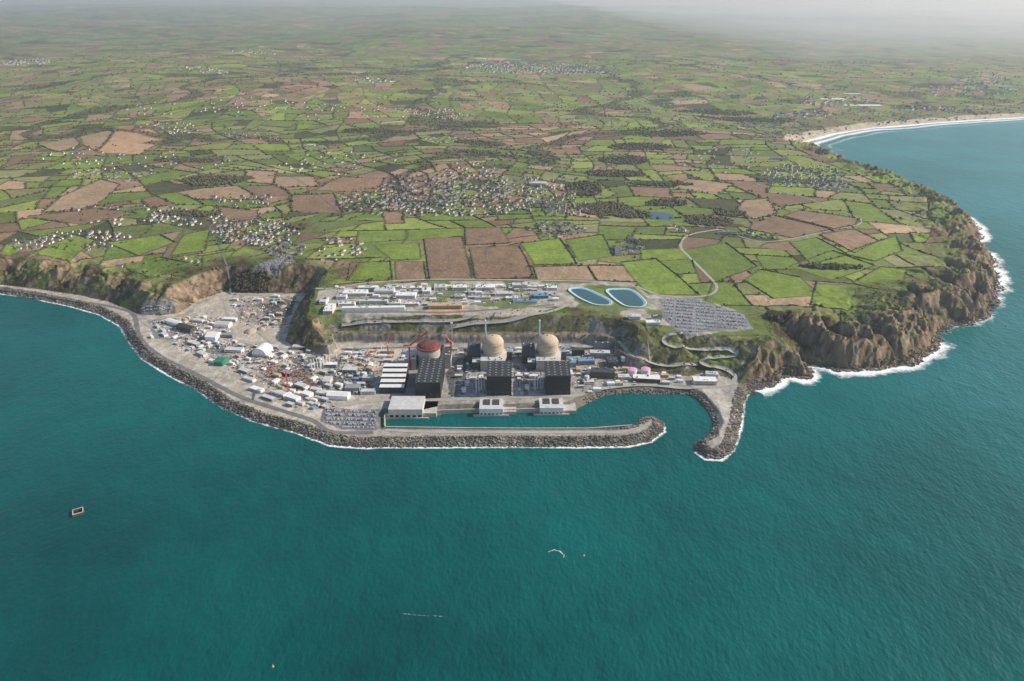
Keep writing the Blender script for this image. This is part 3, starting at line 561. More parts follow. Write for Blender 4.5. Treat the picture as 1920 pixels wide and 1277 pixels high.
# ------------------------------------------------------------ buildings
foot=[]
def bldg(name,label,x,y,z,w,d_,hh,rz=0,wall=white,roof=lgrey,win=False,gab=False,group=None,vents=0):
    foot.append((x,y,max(w,d_)*.55)); k={'group':group} if group else {}
    t=thing(name,label,'building',(x,y,z),rz,**k)
    part('wall',MB().box(-w/2,-d_/2,-1,w/2,d_/2,hh),[wall],t)
    r=MB()
    if gab: r.gable(w,d_,hh+.01,min(w,d_)*.18,.4)
    else:
        r.box(-w/2-.2,-d_/2-.2,hh+.01,w/2+.2,d_/2+.2,hh+.5); r.box(-w/2+.8,-d_/2+.8,hh+.5,w/2-.8,d_/2-.8,hh+.55)
    part('roof',r,[roof],t)
    if vents and not gab:
        vm=MB().box(-1.2,-1.2,0,1.2,1.2,1.7).box(-1.4,-1.4,1.71,1.4,1.4,1.9).mesh('roof_vent',[random.choice([grey,white,dgrey])])
        for i in range(vents): add('roof_vent',vm,t,(random.uniform(-w*.4,w*.4),random.uniform(-d_*.35,d_*.35),hh+.56))
    if win and w<=90:
        wm=MB().box(-w*.44,-.06,0,w*.44,.05,1.4).mesh('window_strip',[glass])
        for f_ in range(max(1,int(hh/3.5))): add('window_strip',wm,t,(0,-d_/2,1.2+f_*3.4))
    return t
def pb(name,label,px,py,w,d_,hh,rz=0,**k):
    x,y,z=hit(px,py); c,s=math.cos(rz),math.sin(rz); return bldg(name,label,x-s*d_/2,y+c*d_/2,z,w,d_,hh,rz,**k)
blroof=C('black_roof',(.035,.036,.04),ns=.1,amt=.3); skm=MB().box(-1.8,-.7,0,1.8,.7,1.0,0,.2,.2).mesh('roof_vent',[lgrey])
def turb(px,py,w,d_,hh,lab):
    x,y=unp(px,py,10); x=float(x);y=float(y)+d_/2; foot.append((x,y,45)); t=thing('turbine_hall',lab,'building',(x,y,10))
    part('wall',MB().box(-w/2,-d_/2,-1,w/2,d_/2,hh),[black],t)
    part('roof',MB().box(-w/2-.3,-d_/2-.3,hh+.01,w/2+.3,d_/2+.3,hh+1),[blroof],t)
    nr=int(d_/10)
    for i in range(nr):
        for j in range(4): add('roof_vent',skm,t,(-w/2+w*(j+.5)/4,-d_/2+d_*(i+.5)/nr,hh+1.01))
    dm=MB().box(-3,-.15,2,3,.1,9).mesh('door',[dgrey])
    for j in range(4): add('door',dm,t,(-w/2+w*(j+.5)/4,-d_/2,0))
    return x,y
turb(936,741,50,66,42,'black ribbed turbine hall facing the harbour basin'); turb(1046,740,50,66,42,'black ribbed turbine hall beside a line of white stacks'); turb(803,746,50,108,34,'long black turbine hall with pale roof vents')
def reactor(px,py,top,lab):
    x,y=unp(px,py,top); x=float(x);y=float(y); hh=top-10; t=thing('reactor_building',lab,'building',(x,y,10)); foot.append((x,y,40))
    part('containment_wall',MB().lathe([(23.5,-1),(23.5,hh-17),(24.3,hh-16.9),(24.3,hh-14),(23,hh-13.9)],48),[tanc],t,smooth=False)
    part('dome',MB().lathe([(23,hh-13.8)]+[(23*math.cos(a),hh-13.8+13.8*math.sin(a)) for a in np.linspace(.08,1.5,10)],48),[tanc],t,smooth=True)
    part('buttress_band',MB().lathe([(23.9,18),(24.6,18.1),(24.6,20),(23.9,20.1)],48).lathe([(23.9,30),(24.6,30.1),(24.6,31.5),(23.9,31.6)],48),[concrete],t)
    part('roof_gallery',MB().lathe([(30,-1),(30,20),(30.5,20.1),(30.5,21),(24,21.1)],40),[lgrey],t)
    part('finial',MB().lathe([(1.6,hh-.4),(1.6,hh+1.6),(.2,hh+2)],12),[grey],t)
    b=thing('ventilation_stack','tall slender pale blue ventilation stack','chimney',(x-17,y+34,10),group='ventilation stacks'); part('shaft',MB().lathe([(2.2,-1),(1.7,60),(1.4,82)],16),[blue],b); part('cap',MB().lathe([(1.9,81.5),(1.9,84),(1.2,84.1)],16),[white],b)
    bldg('fuel_building','brown clad fuel building beside a concrete reactor dome',x-42,y+5,10,28,40,32,wall=brown,roof=dgrey,vents=4)
    bldg('safeguard_building','dark brown block beside the reactor',x+34,y+18,10,16,30,20,wall=brown,roof=grey,vents=3)
    bldg('auxiliary_building','grey concrete block between reactor and turbine hall',x,y-39,10,52,18,24,wall=concrete,roof=lgrey,vents=5)
    bldg('auxiliary_building','brown annexe with a flat pale roof near the reactor',x-36,y-32,10,16,22,18,wall=brown,roof=lgrey,vents=2)
    bldg('auxiliary_building','low white annexe behind the reactor',x+5,y+42,10,40,14,12,wall=white,roof=grey,vents=3)
    return x,y
R1=reactor(924,629,72,'tan concrete reactor building with shallow ringed dome'); R2=reactor(1027,629,72,'tan concrete reactor building with shallow dome near the blue roofs')
x,y=unp(803,641,64); x=float(x);y=float(y); foot.append((x,y,40)); t=thing('reactor_building','unfinished reactor building with rust red steel dome','building',(x,y,10))
part('containment_wall',MB().lathe([(25,-1),(25,43),(24,43.1)],40),[concrete],t); part('steel_ring',MB().lathe([(25.6,41),(26.4,41.1),(26.4,45.5),(23.5,45.6),(23.5,43.5)],40),[drust],t)
part('dome',MB().lathe([(23.4,44)]+[(23.4*math.cos(a),44+9*math.sin(a)) for a in np.linspace(.05,1.45,9)],40),[C('dome_red',(.16,.055,.04),ns=.15,amt=.4)],t,smooth=True)
b=MB()
for i in range(14):
    a=i*math.pi/7; p=None
    for e in np.linspace(.05,1.2,6):
        q=(23.6*math.cos(e)*math.cos(a),23.6*math.cos(e)*math.sin(a),44.2+9.3*math.sin(e)); 
        if p: b.beam(p,q,.4)
        p=q
part('ribs',b,[drust],t)
bldg('safeguard_building','raw concrete block under construction beside the red dome',x-38,y-5,10,24,46,26,wall=concrete,roof=lgrey,vents=4); bldg('safeguard_building','raw concrete wing under construction',x+38,y+2,10,22,46,24,wall=concrete,roof=dgrey,vents=4); bldg('fuel_building','dark unfinished block behind the red dome',x+6,y+40,10,46,20,24,wall=brown,roof=dgrey,vents=4)
x0,y0,z0=hit(735,738)
for i in range(5):
    bldg('machine_hall','dark walled hall with sloping white roof panels',x0,y0+7+i*15,10,50,13.6,14+i*4.2,wall=dgrey,roof=white,group='stepped white roofed halls')
def pump(px,py,w,d_,hh,lab,op):
    x,y=unp(px,py,0); x=float(x);y=float(y)+d_/2; foot.append((x,y,30)); t=thing('pumping_station',lab,'building',(x,y,0)); 
    part('wall',MB().box(-w/2,-d_/2,-3,w/2,d_/2,hh),[white if op else cream],t); part('annexe',MB().box(w/2+.01,-d_/2+4,-3,w/2+26,d_/2-2,hh*.5),[concrete],t); part('roof',MB().box(-w/2-.3,-d_/2-.3,hh+.01,w/2+.3,d_/2+.3,hh+.8),[lgrey],t)
    if op:
        om=MB().box(-w*.14,-d_*.26,0,w*.14,d_*.26,1.2).mesh('roof_opening',[dgrey])
        for u in (-.2,.2): add('roof_opening',om,t,(w*u,d_*.14,hh+.81))
    om=MB().box(-w*.05,-.1,-.5,w*.05,.1,hh*.4).mesh('intake_opening',[glass])
    for i in range(6): add('intake_opening',om,t,(-w/2+w*(i+.5)/6,-d_/2,0))
    part('quay_deck',MB().box(-w/2-12,-d_/2-3,-2,w/2+12,-d_/2-.2,3.4),[concrete],t)
pump(761,785,66,52,20,'large pale pumping station on the quay',False); pump(921,780,46,40,15,'white pumping station with two dark roof openings',True); pump(1034,778,46,40,15,'white pumping station with two dark roof openings on the basin edge',True)
def wall_px(pxs,z,hh,w,name,label,mat):
    P=U(pxs,z)
    for i in range(len(P)-1):
        a,b=P[i],P[i+1]; L_=float(np.hypot(*(b-a))); t=math.atan2(*(b-a)[::-1]); bme=MB().box(0,-w/2,-3,L_-.2,w/2,hh).box(0,-w/2-.25,hh+.01,L_-.2,w/2+.25,hh+.5); add(name,bme.mesh(name,[mat]),None,(a[0],a[1],z),t,label=label,category='wall',group=label)
wall_px([(722,806),(722,784),(835,776),(900,774)],0,9,2,'quay_wall','pale concrete quay wall around the basin',concrete); wall_px([(945,775),(1012,773)],0,9,2,'quay_wall','pale concrete quay wall around the basin',concrete); wall_px([(722,805),(850,807),(980,808),(1100,808),(1185,802)],3,6,1.6,'breakwater_parapet','long pale concrete parapet on the breakwater',concrete)
for px,py,n in ((893,736,4),(1003,733,4),(585,694,5),(603,690,4)):
    x,y,z=hit(px,py)
    for i in range(n):
        t=thing('white_mast','slender white tubular mast standing on the platform','mast',(x+i*5.5,y+i*3,z),group='white tubular masts'); part('pole',MB().lathe([(1.0,-1),(.7,34 if px>700 else 26)],10),[white],t); part('base',MB().box(-1.8,-1.8,-.5,1.8,1.8,1.5),[concrete],t)
def tank(px,py,r,hh,m,lab,nm='storage_tank'):
    x,y,z=hit(px,py); foot.append((x,y,r)); t=thing(nm,lab,'tank',(x,y,z)); part('shell',MB().lathe([(r,-1),(r,hh),(r*.97,hh+.2)],28),[white],t); part('roof',MB().lathe([(r*.96,hh+.25),(r*.5,hh+r*.12),(.3,hh+r*.17)],28),[m],t)
    part('rail',MB().lathe([(r+.1,hh*.5),(r+.35,hh*.5+.1),(r+.35,hh*.5+.5),(r+.1,hh*.5+.6)],28),[grey],t)
tank(1185,701,10,11,pink,'round storage tank with bright pink roof'); tank(1210,700,10,11,pink,'round storage tank with bright pink roof near offices')
for px,py in ((1100,712),(1106,700),(870,735),(876,722),(988,730),(1168,676)): tank(px,py,5,9,lgrey,'small white cylindrical storage tank')
for a in [(415,615,38,20,9,-.15,white,lgrey,'large white hangar on the construction site'),(345,622,50,18,11,-.5,brown,dgrey,'brown workshop with dark roof'),(322,610,46,14,9,-.5,white,white,'long white site hall'),(395,640,26,30,11,-.1,white,white,'tall white storage hall'),(437,662,40,16,7,-.1,white,lgrey,'white low site building'),(430,604,34,12,7,-.1,cream,white,'long cream storage shed'),(545,752,30,14,7,-.5,white,white,'white site office block'),(572,745,22,14,7,-.5,white,white,'white site office block'),(632,750,44,20,9,-.12,white,white,'white flat roofed workshop'),(600,742,20,14,6,-.3,cream,lgrey,'cream site office'),(410,686,20,26,9,-.2,green,green,'green tarpaulin covered shed'),(478,735,30,12,5,-.5,white,white,'white site cabin block'),(500,750,30,10,5,-.5,grey,lgrey,'grey container workshop'),(655,700,30,16,7,-.05,grey,lgrey,'grey assembly shed'),(612,722,16,22,9,-.05,cream,lgrey,'tall cream batching building'),(660,735,30,18,8,0,grey,grey,'grey workshop beside the roads'),(455,700,26,12,6,-.5,grey,lgrey,'grey steel fabrication shed'),(375,668,26,12,6,-.6,cream,lgrey,'cream storage shed by the sea wall road'),(305,630,20,10,5,-.8,white,lgrey,'white gatehouse block by the sea wall road'),(520,742,34,12,6,-.5,white,lgrey,'long white cabin terrace'),(465,715,28,10,5,-.5,white,lgrey,'long white cabin terrace'),(560,728,24,12,6,-.5,grey,lgrey,'grey workshop shed'),(510,655,26,12,6,-.1,grey,lgrey,'grey storage shed in yard'),(370,605,30,10,6,-.3,white,lgrey,'long white cabin terrace'),(425,634,30,12,7,-.1,grey,grey,'grey roofed storage hall'),(360,648,30,12,6,-.5,grey,lgrey,'grey steel storage shed'),(560,655,30,12,6,-.05,cream,lgrey,'cream site workshop block'),(590,735,22,10,5,-.3,white,lgrey,'white site office terrace'),(535,705,22,12,7,-.4,dgrey,grey,'dark grey fabrication shed'),(620,690,26,12,7,0,grey,white,'grey and white workshop'),(690,715,24,14,8,0,concrete,lgrey,'raw concrete workshop'),(690,740,30,12,7,0,white,lgrey,'white low workshop')]:
    pb('site_building',a[8]+' at the construction yard' if len(a[8].split())<5 else a[8],a[0],a[1],a[2],a[3],a[4],a[5],wall=a[6],roof=a[7],gab=a[4]>8,win=a[4]<8)
x,y,z=hit(492,664); foot.append((x,y,22)); t=thing('storage_tent','large white arched fabric storage tent','tent',(x,y,z),-.2); b=MB(); n=12
for k in (0,1):
    for i in range(n+1): a=math.pi*i/n; b.v.append((17*math.cos(a),-14+k*34,5+14*math.sin(a)))
for i in range(n): b.f.append((i,i+1,n+2+i,n+1+i)); b.m.append(0)
b.f.append(tuple(range(n+1))); b.f.append(tuple(range(2*n+1,n,-1))); b.m+=[0,0]; part('fabric_roof',b,[white],t); part('side_wall',MB().box(-17,-14,-1,17,20,4.99),[lgrey],t)
for a in [(700,583,150,12,8,white,white),(665,556,60,26,8,white,white),(720,552,50,24,9,white,lgrey),(760,560,50,22,8,white,white),(700,570,70,12,7,white,lgrey),(770,575,40,12,7,cream,white),(615,590,22,46,9,cream,white),(605,572,16,30,8,white,lgrey),(835,580,80,20,9,sand,sand),(825,545,30,22,9,white,lgrey),(862,545,36,20,8,white,white),(862,560,26,16,6,cream,lgrey),(910,545,50,20,8,white,white),(945,556,46,16,7,white,lgrey),(905,562,40,10,6,cream,lgrey),(975,540,40,18,7,white,lgrey),(1015,560,36,22,7,bcyan,bcyan),(1035,545,26,18,7,white,white),(985,568,60,12,5,white,bcyan),(780,545,30,14,7,cream,white),(650,575,40,12,7,white,white),(690,545,50,14,8,white,white),(740,543,40,12,7,white,lgrey),(800,552,20,24,8,white,white),(885,553,18,18,7,white,lgrey),(930,540,40,12,6,white,white),(740,573,30,10,6,white,white),(640,562,24,16,8,white,lgrey),(960,563,30,12,6,white,white)]:
    pb('office_building','long low white office block on the upper terrace' if a[5] is white else 'low coloured service block on the upper terrace',a[0],a[1],a[2],a[3],a[4],random.choice([0,.03,-.03]),wall=a[5],roof=a[6],win=True,vents=5)
for a in [(1100,685,36,18,10,grey,bcyan),(1125,672,44,16,12,grey,lgrey),(1085,668,26,14,14,dgrey,dgrey),(1130,655,40,12,14,grey,dgrey),(1075,690,12,30,12,grey,bcyan),(1150,690,22,30,12,brown,dgrey),(1130,710,50,22,14,brown,dgrey),(1105,722,22,14,7,white,lgrey),(1212,718,56,18,9,brown,white),(1170,712,24,14,6,cream,lgrey),(1190,600,26,16,8,white,lgrey),(1225,612,32,16,9,white,white),(1232,600,24,12,7,cream,dgrey),(1275,634,14,14,7,brown,dgrey),(1322,722,48,20,9,cream,white),(1335,708,26,14,7,white,lgrey),(1195,598,18,10,6,white,sand),(1160,480,20,60,7,white,slate),(1190,478,30,20,6,sand,slate),(1365,440,60,14,7,cream,slate),(1260,432,26,12,6,white,sand),(583,275,40,14,7,white,white),(1010,348,60,24,9,white,lgrey),(835,383,24,14,9,cream,slate),(1460,300,70,20,8,cream,slate),(1560,188,200,60,6,white,white),(1620,200,260,60,6,white,white),(900,112,120,60,12,white,white),(1600,178,120,40,6,cream,white)]:
    pb('service_building','low service building with flat roof near the roads',a[0],a[1],a[2],a[3],a[4],random.uniform(-.12,.12),wall=a[5],roof=a[6],win=a[4]<12,vents=3)
ck=[('white',white,white),('cream',cream,lgrey),('grey',grey,lgrey),('blue',bcyan,bcyan),('rusty red',rust,rust),('tan',sand,sand)]
cab=[]
for n_,w_,r_ in ck:
    for (w,d_,hh) in ((6,2.5,2.6),(12,5,5.2),(9,7,4),(16,8,6)):
        b=MB().box(-w/2,-d_/2,-.5,w/2,d_/2,hh,0).box(-w/2-.15,-d_/2-.15,hh+.01,w/2+.15,d_/2+.15,hh+.25,1)
        for i in range(int(w/3)): b.box(-w/2+3*i+.8,-d_/2-.05,1,-w/2+3*i+2,-d_/2+.04,2,2)
        b.box(w/2-.05,-.5,0,w/2+.05,.5,2.1,2); cab.append((b.mesh('site_cabin',[w_,r_,glass]),n_,max(w,d_)))
regA=[(310,600),(420,592),(440,640),(600,665),(700,660),(705,735),(600,745),(500,722),(420,690),(330,652)]; regB=[(840,652),(1140,652),(1170,722),(1085,738),(840,742)]; regC=[(625,540),(1040,530),(1045,565),(630,585)]
regs=[(regA,110,-.45),(regB,75,0.),(regC,60,0.),([(520,725),(600,735),(640,760),(600,770),(530,760)],20,-.45),([(650,655),(765,655),(705,740),(640,740)],26,-.05),([(270,598),(330,596),(320,640),(285,640)],6,-.8),([(1150,690),(1280,705),(1280,722),(1160,722)],14,-.1),([(430,560),(560,555),(540,620),(450,610)],18,-.2)]
def snap(x,y,a,px_,py_,c):
    u=(x-c[0])*math.cos(a)+(y-c[1])*math.sin(a); v=-(x-c[0])*math.sin(a)+(y-c[1])*math.cos(a); u=round(u/px_)*px_+random.gauss(0,.5); v=round(v/py_)*py_+random.gauss(0,.4)
    return c[0]+u*math.cos(a)-v*math.sin(a),c[1]+u*math.sin(a)+v*math.cos(a)
for P,n,ra in regs:
    Q_=hits(P)[:,:2]; c=0;tr_=0; c0=Q_.mean(0)
    while c<n and tr_<n*16:
        tr_+=1; x=rng.uniform(Q_[:,0].min(),Q_[:,0].max()); y=rng.uniform(Q_[:,1].min(),Q_[:,1].max())
        if not inside(np.array([x]),np.array([y]),Q_)[0]: continue
        x,y=snap(x,y,ra,16,11,c0)
        k=random.choices(range(24),[3,6,4,6]+[3]*4+[3,5,5,5]+[1,1,1,0]+[1,0,0,0]+[1,1,1,1])[0]; r=cab[k][2]*.5
        if any((x-a)**2+(y-b_)**2<(r+q*.78)**2 for a,b_,q in foot): continue
        foot.append((x,y,r)); add('site_cabin',cab[k][0],None,(x,y,float(hq(x,y))),ra+random.choice([0,0,0,1.5708]),label=cab[k][1]+' prefabricated cabin or container on the site ground',category='cabin',group='prefabricated site cabins'); c+=1
its=[];lt=[]
for (w,d_,hh) in ((6,1,.8),(3,2,1.2),(1.5,1.5,1.5),(9,.7,.6),(2.5,2.5,2.4)):
    b=MB().box(-w/2,-d_/2,-.2,w/2,d_/2,hh,0,.1,.1); lt.append((b.v,b.f))
for P,n,ms,ra in (([(480,688),(570,680),(610,712),(600,742),(510,728)],330,[0,0,2,5,2,3],-.45),(regA,1700,[1,2,2,3,5,5,0],-.45),(regB,1100,[1,2,2,5,5,4],0),(regC,500,[1,1,2,3,5],0),([(430,560),(560,555),(540,620),(450,610)],400,[1,2,3,5,5],-.2),([(650,655),(765,655),(705,740),(640,740)],380,[1,2,5,3],0)):
    Q_=hits(P)[:,:2]; x=rng.uniform(Q_[:,0].min(),Q_[:,0].max(),n*3); y=rng.uniform(Q_[:,1].min(),Q_[:,1].max(),n*3); I=np.nonzero(inside(x,y,Q_))[0][:n]; c0=Q_.mean(0)
    for i in I:
        xx,yy=snap(x[i],y[i],ra,7,4.5,c0); k=random.randrange(5); its.append((k,xx,yy,float(hq(xx,yy)),ra+random.choice([0,0,1.57]),random.uniform(.7,1.3),random.choice(ms)))
lmats=[rust,white,grey,sand,bcyan,dgrey]
tm2=[];  
for k in range(5):
    for mmm in range(6): tm2.append((np.array(lt[k][0]),[list(q) for q in lt[k][1]],[0]*6,[mmm]))
merged('construction_materials',tm2,[(k*6+c,x,y,z,a,s_) for k,x,y,z,a,s_,c in its],lmats,kind='stuff',label='stacks of steel, timber and equipment spread over the site',category='materials')
heap=C('sand_heap',(.42,.35,.27),ns=.15,amt=.3)
for px,py,r,hh in ((470,622,16,8),(490,618,12,6),(460,590,14,6),(530,575,10,4),(668,672,9,4)):
    x,y,z=hit(px,py); V=[];n=18
    for k,(rr,zz) in enumerate(((1,-.3),(.75,.3),(.45,.68),(.15,.97))):
        for i in range(n): a=2*math.pi*i/n; q=rr*r*(1+.18*random.uniform(-1,1)); V.append((q*math.cos(a)*1.3,q*math.sin(a),zz*hh*(1+.1*random.uniform(-1,1))))
    b=MB(); b.v=V; b.f=[(k*n+i,k*n+(i+1)%n,(k+1)*n+(i+1)%n,(k+1)*n+i) for k in range(3) for i in range(n)]+[tuple(3*n+i for i in range(n))]; b.m=[0]*len(b.f)
    add('gravel_heap',b.mesh('gravel_heap',[heap],True),None,(x,y,z),random.random()*3,label='pale heap of sand and gravel in the yard',category='heap',group='gravel heaps')
# cranes
def crane(px,py,hh,jib,el,rz,lab,th=.5):
    x,y,z=hit(px,py); t=thing('tower_crane',lab,'crane',(x,y,z),rz,group='red cranes on the site')
    part('mast',MB().lattice((0,0,-1),(0,0,hh),2.2,int(hh/4),th),[red],t); c,s=math.cos(el),math.sin(el)
    part('jib',MB().lattice((1.5,0,hh+.5),(1.5+jib*c,0,hh+.5+jib*s),1.6,int(jib/5),th*.8),[red],t); part('counter_jib',MB().lattice((-1.5,0,hh+.5),(-jib*.22,0,hh+.5),1.6,3,th*.7),[red],t)
    part('counterweight',MB().box(-jib*.22-2,-1.4,hh-2,-jib*.22+1,1.4,hh+1.2),[concrete],t); part('cab',MB().box(-1.3,-3.4,hh-1.5,1.3,-1.4,hh+1),[white],t)
    part('tie_bars',MB().beam((0,0,hh),(0,0,hh+7),.6).beam((0,0,hh+7),(1+jib*.7*c,0,hh+1+jib*.7*s),.25).beam((0,0,hh+7),(-jib*.2,0,hh+1),.25),[red],t)
crane(770,694,58,52,.68,.03,'tall red luffing crane beside the unfinished dome',1.35); crane(541,735,44,26,.12,-1.2,'red tower crane over the construction yard',.9); crane(505,708,28,22,.1,.2,'small red tower crane over rusty steelwork',.5); crane(728,668,30,20,1.0,.4,'red luffing crane on the platform',.7); crane(846,668,34,18,.8,2.5,'red crane behind the turbine hall',.7); crane(690,680,22,20,.2,.2,'small red tower crane near white masts')
for px,py in ((555,705),(520,700),(570,722)):
    x,y,z=hit(px,py); b=MB()
    for i in range(5):
        for j in range(3): b.beam((i*6,j*7,-1),(i*6,j*7,6),.35)
        b.beam((i*6,0,6),(i*6,14,6),.35)
    for j in range(3): b.beam((0,j*7,6),(24,j*7,6),.35)
    add('steel_frame',b.mesh('steel_frame',[rust]),None,(x,y,z),-.45,label='open rust red steel frame on the construction yard',category='frame',group='steel frames')
pm=MB()
for sx in (-1,1):
    for sy in (-1,1): pm.beam((4*sx,4*sy,-1),(.8*sx,.8*sy,30),.5).beam((.8*sx,.8*sy,30),(.4*sx,.4*sy,44),.45)
for k in range(6):
    a=4-3.2*k/6; b_=4-3.2*(k+1)/6
    for (p,q) in (((1,1),(-1,1)),((-1,1),(-1,-1)),((-1,-1),(1,-1)),((1,-1),(1,1))): pm.beam((a*p[0],a*p[1],k*5),(b_*q[0],b_*q[1],k*5+5),.3)
for z_,w in ((28,10),(35,8),(41,6)): pm.beam((-w,0,z_),(w,0,z_),.5).beam((-w,0,z_),(0,0,z_+3),.3).beam((w,0,z_),(0,0,z_+3),.3)
pme=pm.mesh('power_pylon',[grey])
for px,py in ((842,506),(912,492),(700,470),(905,335),(1000,345),(870,420),(760,300),(960,420),(1060,300),(940,275)):
    x,y,z=hit(px,py); add('power_pylon',pme,None,(x,y,z),.2,label='grey steel lattice pylon standing in the fields',category='pylon',group='electricity pylons')
x,y,z=hit(848,640); t=thing('lattice_mast','tall pale lattice mast at the cliff foot','mast',(x,y,z)); part('mast',MB().lattice((0,0,-1),(0,0,46),2.2,10,.5),[white],t); part('platform',MB().box(-2.5,-2.5,46.1,2.5,2.5,47),[white],t)
def basin(pxs,lab):
    P=U(pxs,62); c=P.mean(0); Pq=P-c
    for _ in range(2): Pq=np.array([q for i in range(len(Pq)) for q in (Pq[i]*.8+Pq[(i+1)%len(Pq)]*.2,Pq[i]*.2+Pq[(i+1)%len(Pq)]*.8)])
    P=Pq; n=len(P); t=thing('settling_basin',lab,'reservoir',(c[0],c[1],60)); 
    E=np.roll(P,-1,0)-np.roll(P,1,0); E/=np.linalg.norm(E,axis=1)[:,None]; NI=np.stack([-E[:,1],E[:,0]],1)
    if (NI*P).sum()>0: NI=-NI
    def ring(ss,zs,mat,nm):
        b=MB()
        for s_,z_ in zip(ss,zs): b.v+=[(p[0]+q[0]*s_,p[1]+q[1]*s_,z_) for p,q in zip(P,NI)]
        for k in range(len(ss)-1):
            for i in range(n): j=(i+1)%n; b.f.append((k*n+i,k*n+j,(k+1)*n+j,(k+1)*n+i)); b.m.append(0)
        part(nm,b,[mat],t)
    ring([-5,0],[-.5,2.6],C('grass_bank',(.15,.20,.06),ns=.2,amt=.3),'bank'); ring([0,2.2],[2.6,2.62],C('pale_kerb',(.68,.68,.66)),'kerb'); ring([2.2,8],[2.62,.9],C('basin_lining',(.34,.60,.80),rough=.4,ns=.1,amt=.1),'lining')
    b=MB(); b.v=[(p[0]+q[0]*7.8,p[1]+q[1]*7.8,1) for p,q in zip(P,NI)]; b.f=[tuple(range(n))]; b.m=[0]; part('water_surface',b,[C('basin_water',(.045,.11,.11),rough=.12)],t)
basin([(1060,541),(1094,537),(1150,563),(1146,573),(1114,572),(1084,559)],'narrow blue lined settling basin holding green water'); basin([(1130,541),(1186,540),(1215,566),(1208,577),(1172,575),(1150,561)],'wider blue lined settling basin holding green water')
x,y=unp(147,962,0); t=thing('offshore_caisson','square concrete caisson with open dark top standing in sea','caisson',(float(x),float(y),0),.5)
b=MB();b2=MB()
for q in ((-8,-8,8,-6.2),(-8,6.2,8,8),(-8,-6.19,-6.2,6.19),(6.2,-6.19,8,6.19)): b.box(q[0],q[1],-2,q[2],q[3],4); b2.box(q[0]+.3,q[1]+.3,4.01,q[2]-.3,q[3]-.3,4.5)
part('wall',b,[brown],t); part('rim',b2,[concrete],t); part('floor',MB().box(-6.1,-6.1,-2,6.1,6.1,.6),[black2],t)
b=MB(); 
for a in range(8): b.beam((-7+2*a,-7.6,4.05),(-7+2*a,-7.6,5.4),.25)
b.beam((-7.5,-7.6,5.4),(7.5,-7.6,5.4),.2); part('railing',b,[white],t)
yel=C('yellow_paint',(.75,.5,.04))
for px,py,m,l in ((1095,1042,yel,'yellow'),(388,788,dgrey,'dark'),(396,789,dgrey,'dark'),(512,1250,yel,'yellow'),(1045,930,rust,'red'),(1885,612,dgrey,'dark')):
    x,y=unp(px,py,0); t=thing('buoy',l+' navigation buoy floating on the open sea','buoy',(float(x),float(y),0),group='buoys'); part('float',MB().lathe([(1.2,-.6),(1.5,.2),(1.2,.8)],14),[m],t); part('topmark',MB().lathe([(.35,.8),(.25,3),(.6,3.1),(.1,4)],10),[m],t)
def streak(P,w,k=.7):
    P=U(P,0)
    n=60; tt=np.linspace(0,len(P)-1,n); x=np.interp(tt,range(len(P)),P[:,0])+np.cumsum(rng.normal(0,.2,n)); y=np.interp(tt,range(len(P)),P[:,1])+rng.normal(0,.25,n)
    q=np.stack([x,y],1); T_=np.gradient(q,axis=0); T_/=np.linalg.norm(T_,axis=1)[:,None]; Nn=np.stack([-T_[:,1],T_[:,0]],1); V=np.stack([np.column_stack([q+Nn*w,np.full(n,.1)]),np.column_stack([q,np.full(n,.1)]),np.column_stack([q-Nn*w,np.full(n,.1)])],1).reshape(-1,3)
    a=(np.arange(n-1)[:,None]*3+np.arange(2)[None]).ravel(); me=npmesh('sea_foam',V,np.stack([a,a+1,a+4,a+3],1),[fm]); at=me.attributes.new('foam','FLOAT','POINT'); f_=np.tile([0,k,0],n)*np.repeat(rng.uniform(.55,1.1,n),3); at.data.foreach_set('value',f_.astype(np.float32)); add('sea_foam',me,kind='stuff',label='thin curl of white foam on open water',category='foam')
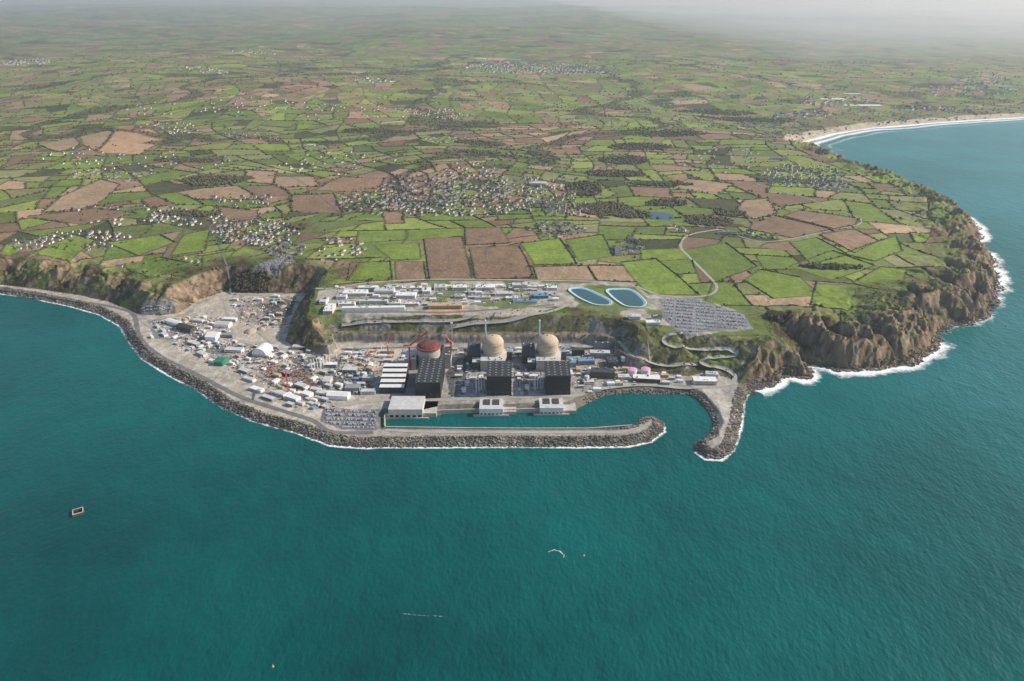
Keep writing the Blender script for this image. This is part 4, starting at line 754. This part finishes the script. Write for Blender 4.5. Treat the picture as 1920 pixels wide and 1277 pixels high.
streak([(1028,1035),(1040,1031),(1052,1034),(1060,1040),(1058,1046)],2.2,.75); streak([(750,1150),(790,1154),(838,1156)],2,.6)
# ------------------------------------------------------------ haze, light, camera
def hz(name,box,den,c):
    hm=bpy.data.materials.new(name); hm.use_nodes=True; N=hm.node_tree.nodes; N.clear(); o=N.new('ShaderNodeOutputMaterial'); v=N.new('ShaderNodeVolumeScatter'); v.inputs['Color'].default_value=c; v.inputs['Density'].default_value=den; v.inputs['Anisotropy'].default_value=.3; hm.node_tree.links.new(v.outputs[0],o.inputs['Volume'])
    add(name,MB().box(*box).mesh(name,[hm]),kind='structure')
hz('haze',(-140000,-15000,-40,140000,150000,800),3.6e-5,(.72,.90,1,1))
hz('haze_bank',(3000,7800,-30,130000,140000,420),1.1e-4,(.86,.95,1,1))
sc=bpy.context.scene
w=bpy.data.worlds.new('World'); sc.world=w; w.use_nodes=True; N=w.node_tree.nodes; sky=N.new('ShaderNodeTexSky'); sky.sky_type='NISHITA'; sky.sun_disc=False
el=math.radians(33); az=math.atan2(.96,.12); sky.sun_elevation=el; sky.sun_rotation=az; sky.altitude=300; w.node_tree.links.new(sky.outputs[0],N['Background'].inputs[0]); N['Background'].inputs[1].default_value=.14
l=bpy.data.lights.new('sun','SUN'); l.energy=5; l.angle=math.radians(.5); l.color=(1,.91,.77); lo=bpy.data.objects.new('sun',l); COL.objects.link(lo)
lo.rotation_euler=Vector((math.sin(az)*math.cos(el),math.cos(az)*math.cos(el),math.sin(el))).to_track_quat('Z','Y').to_euler()
cam=bpy.data.cameras.new('camera'); cam.sensor_width=36; cam.lens=F/1920*36; cam.clip_start=5; cam.clip_end=400000; co=bpy.data.objects.new('camera',cam); COL.objects.link(co); co.location=(0,0,CH); co.rotation_euler=(math.pi/2-TH,0,0); sc.camera=co
sc.view_settings.view_transform='Standard'; sc.view_settings.look='None'; sc.view_settings.exposure=0
print('verts',len(X),'pieces',len(pieces),'trees',len(tp),'houses',len(hp),'cars',len(cars))
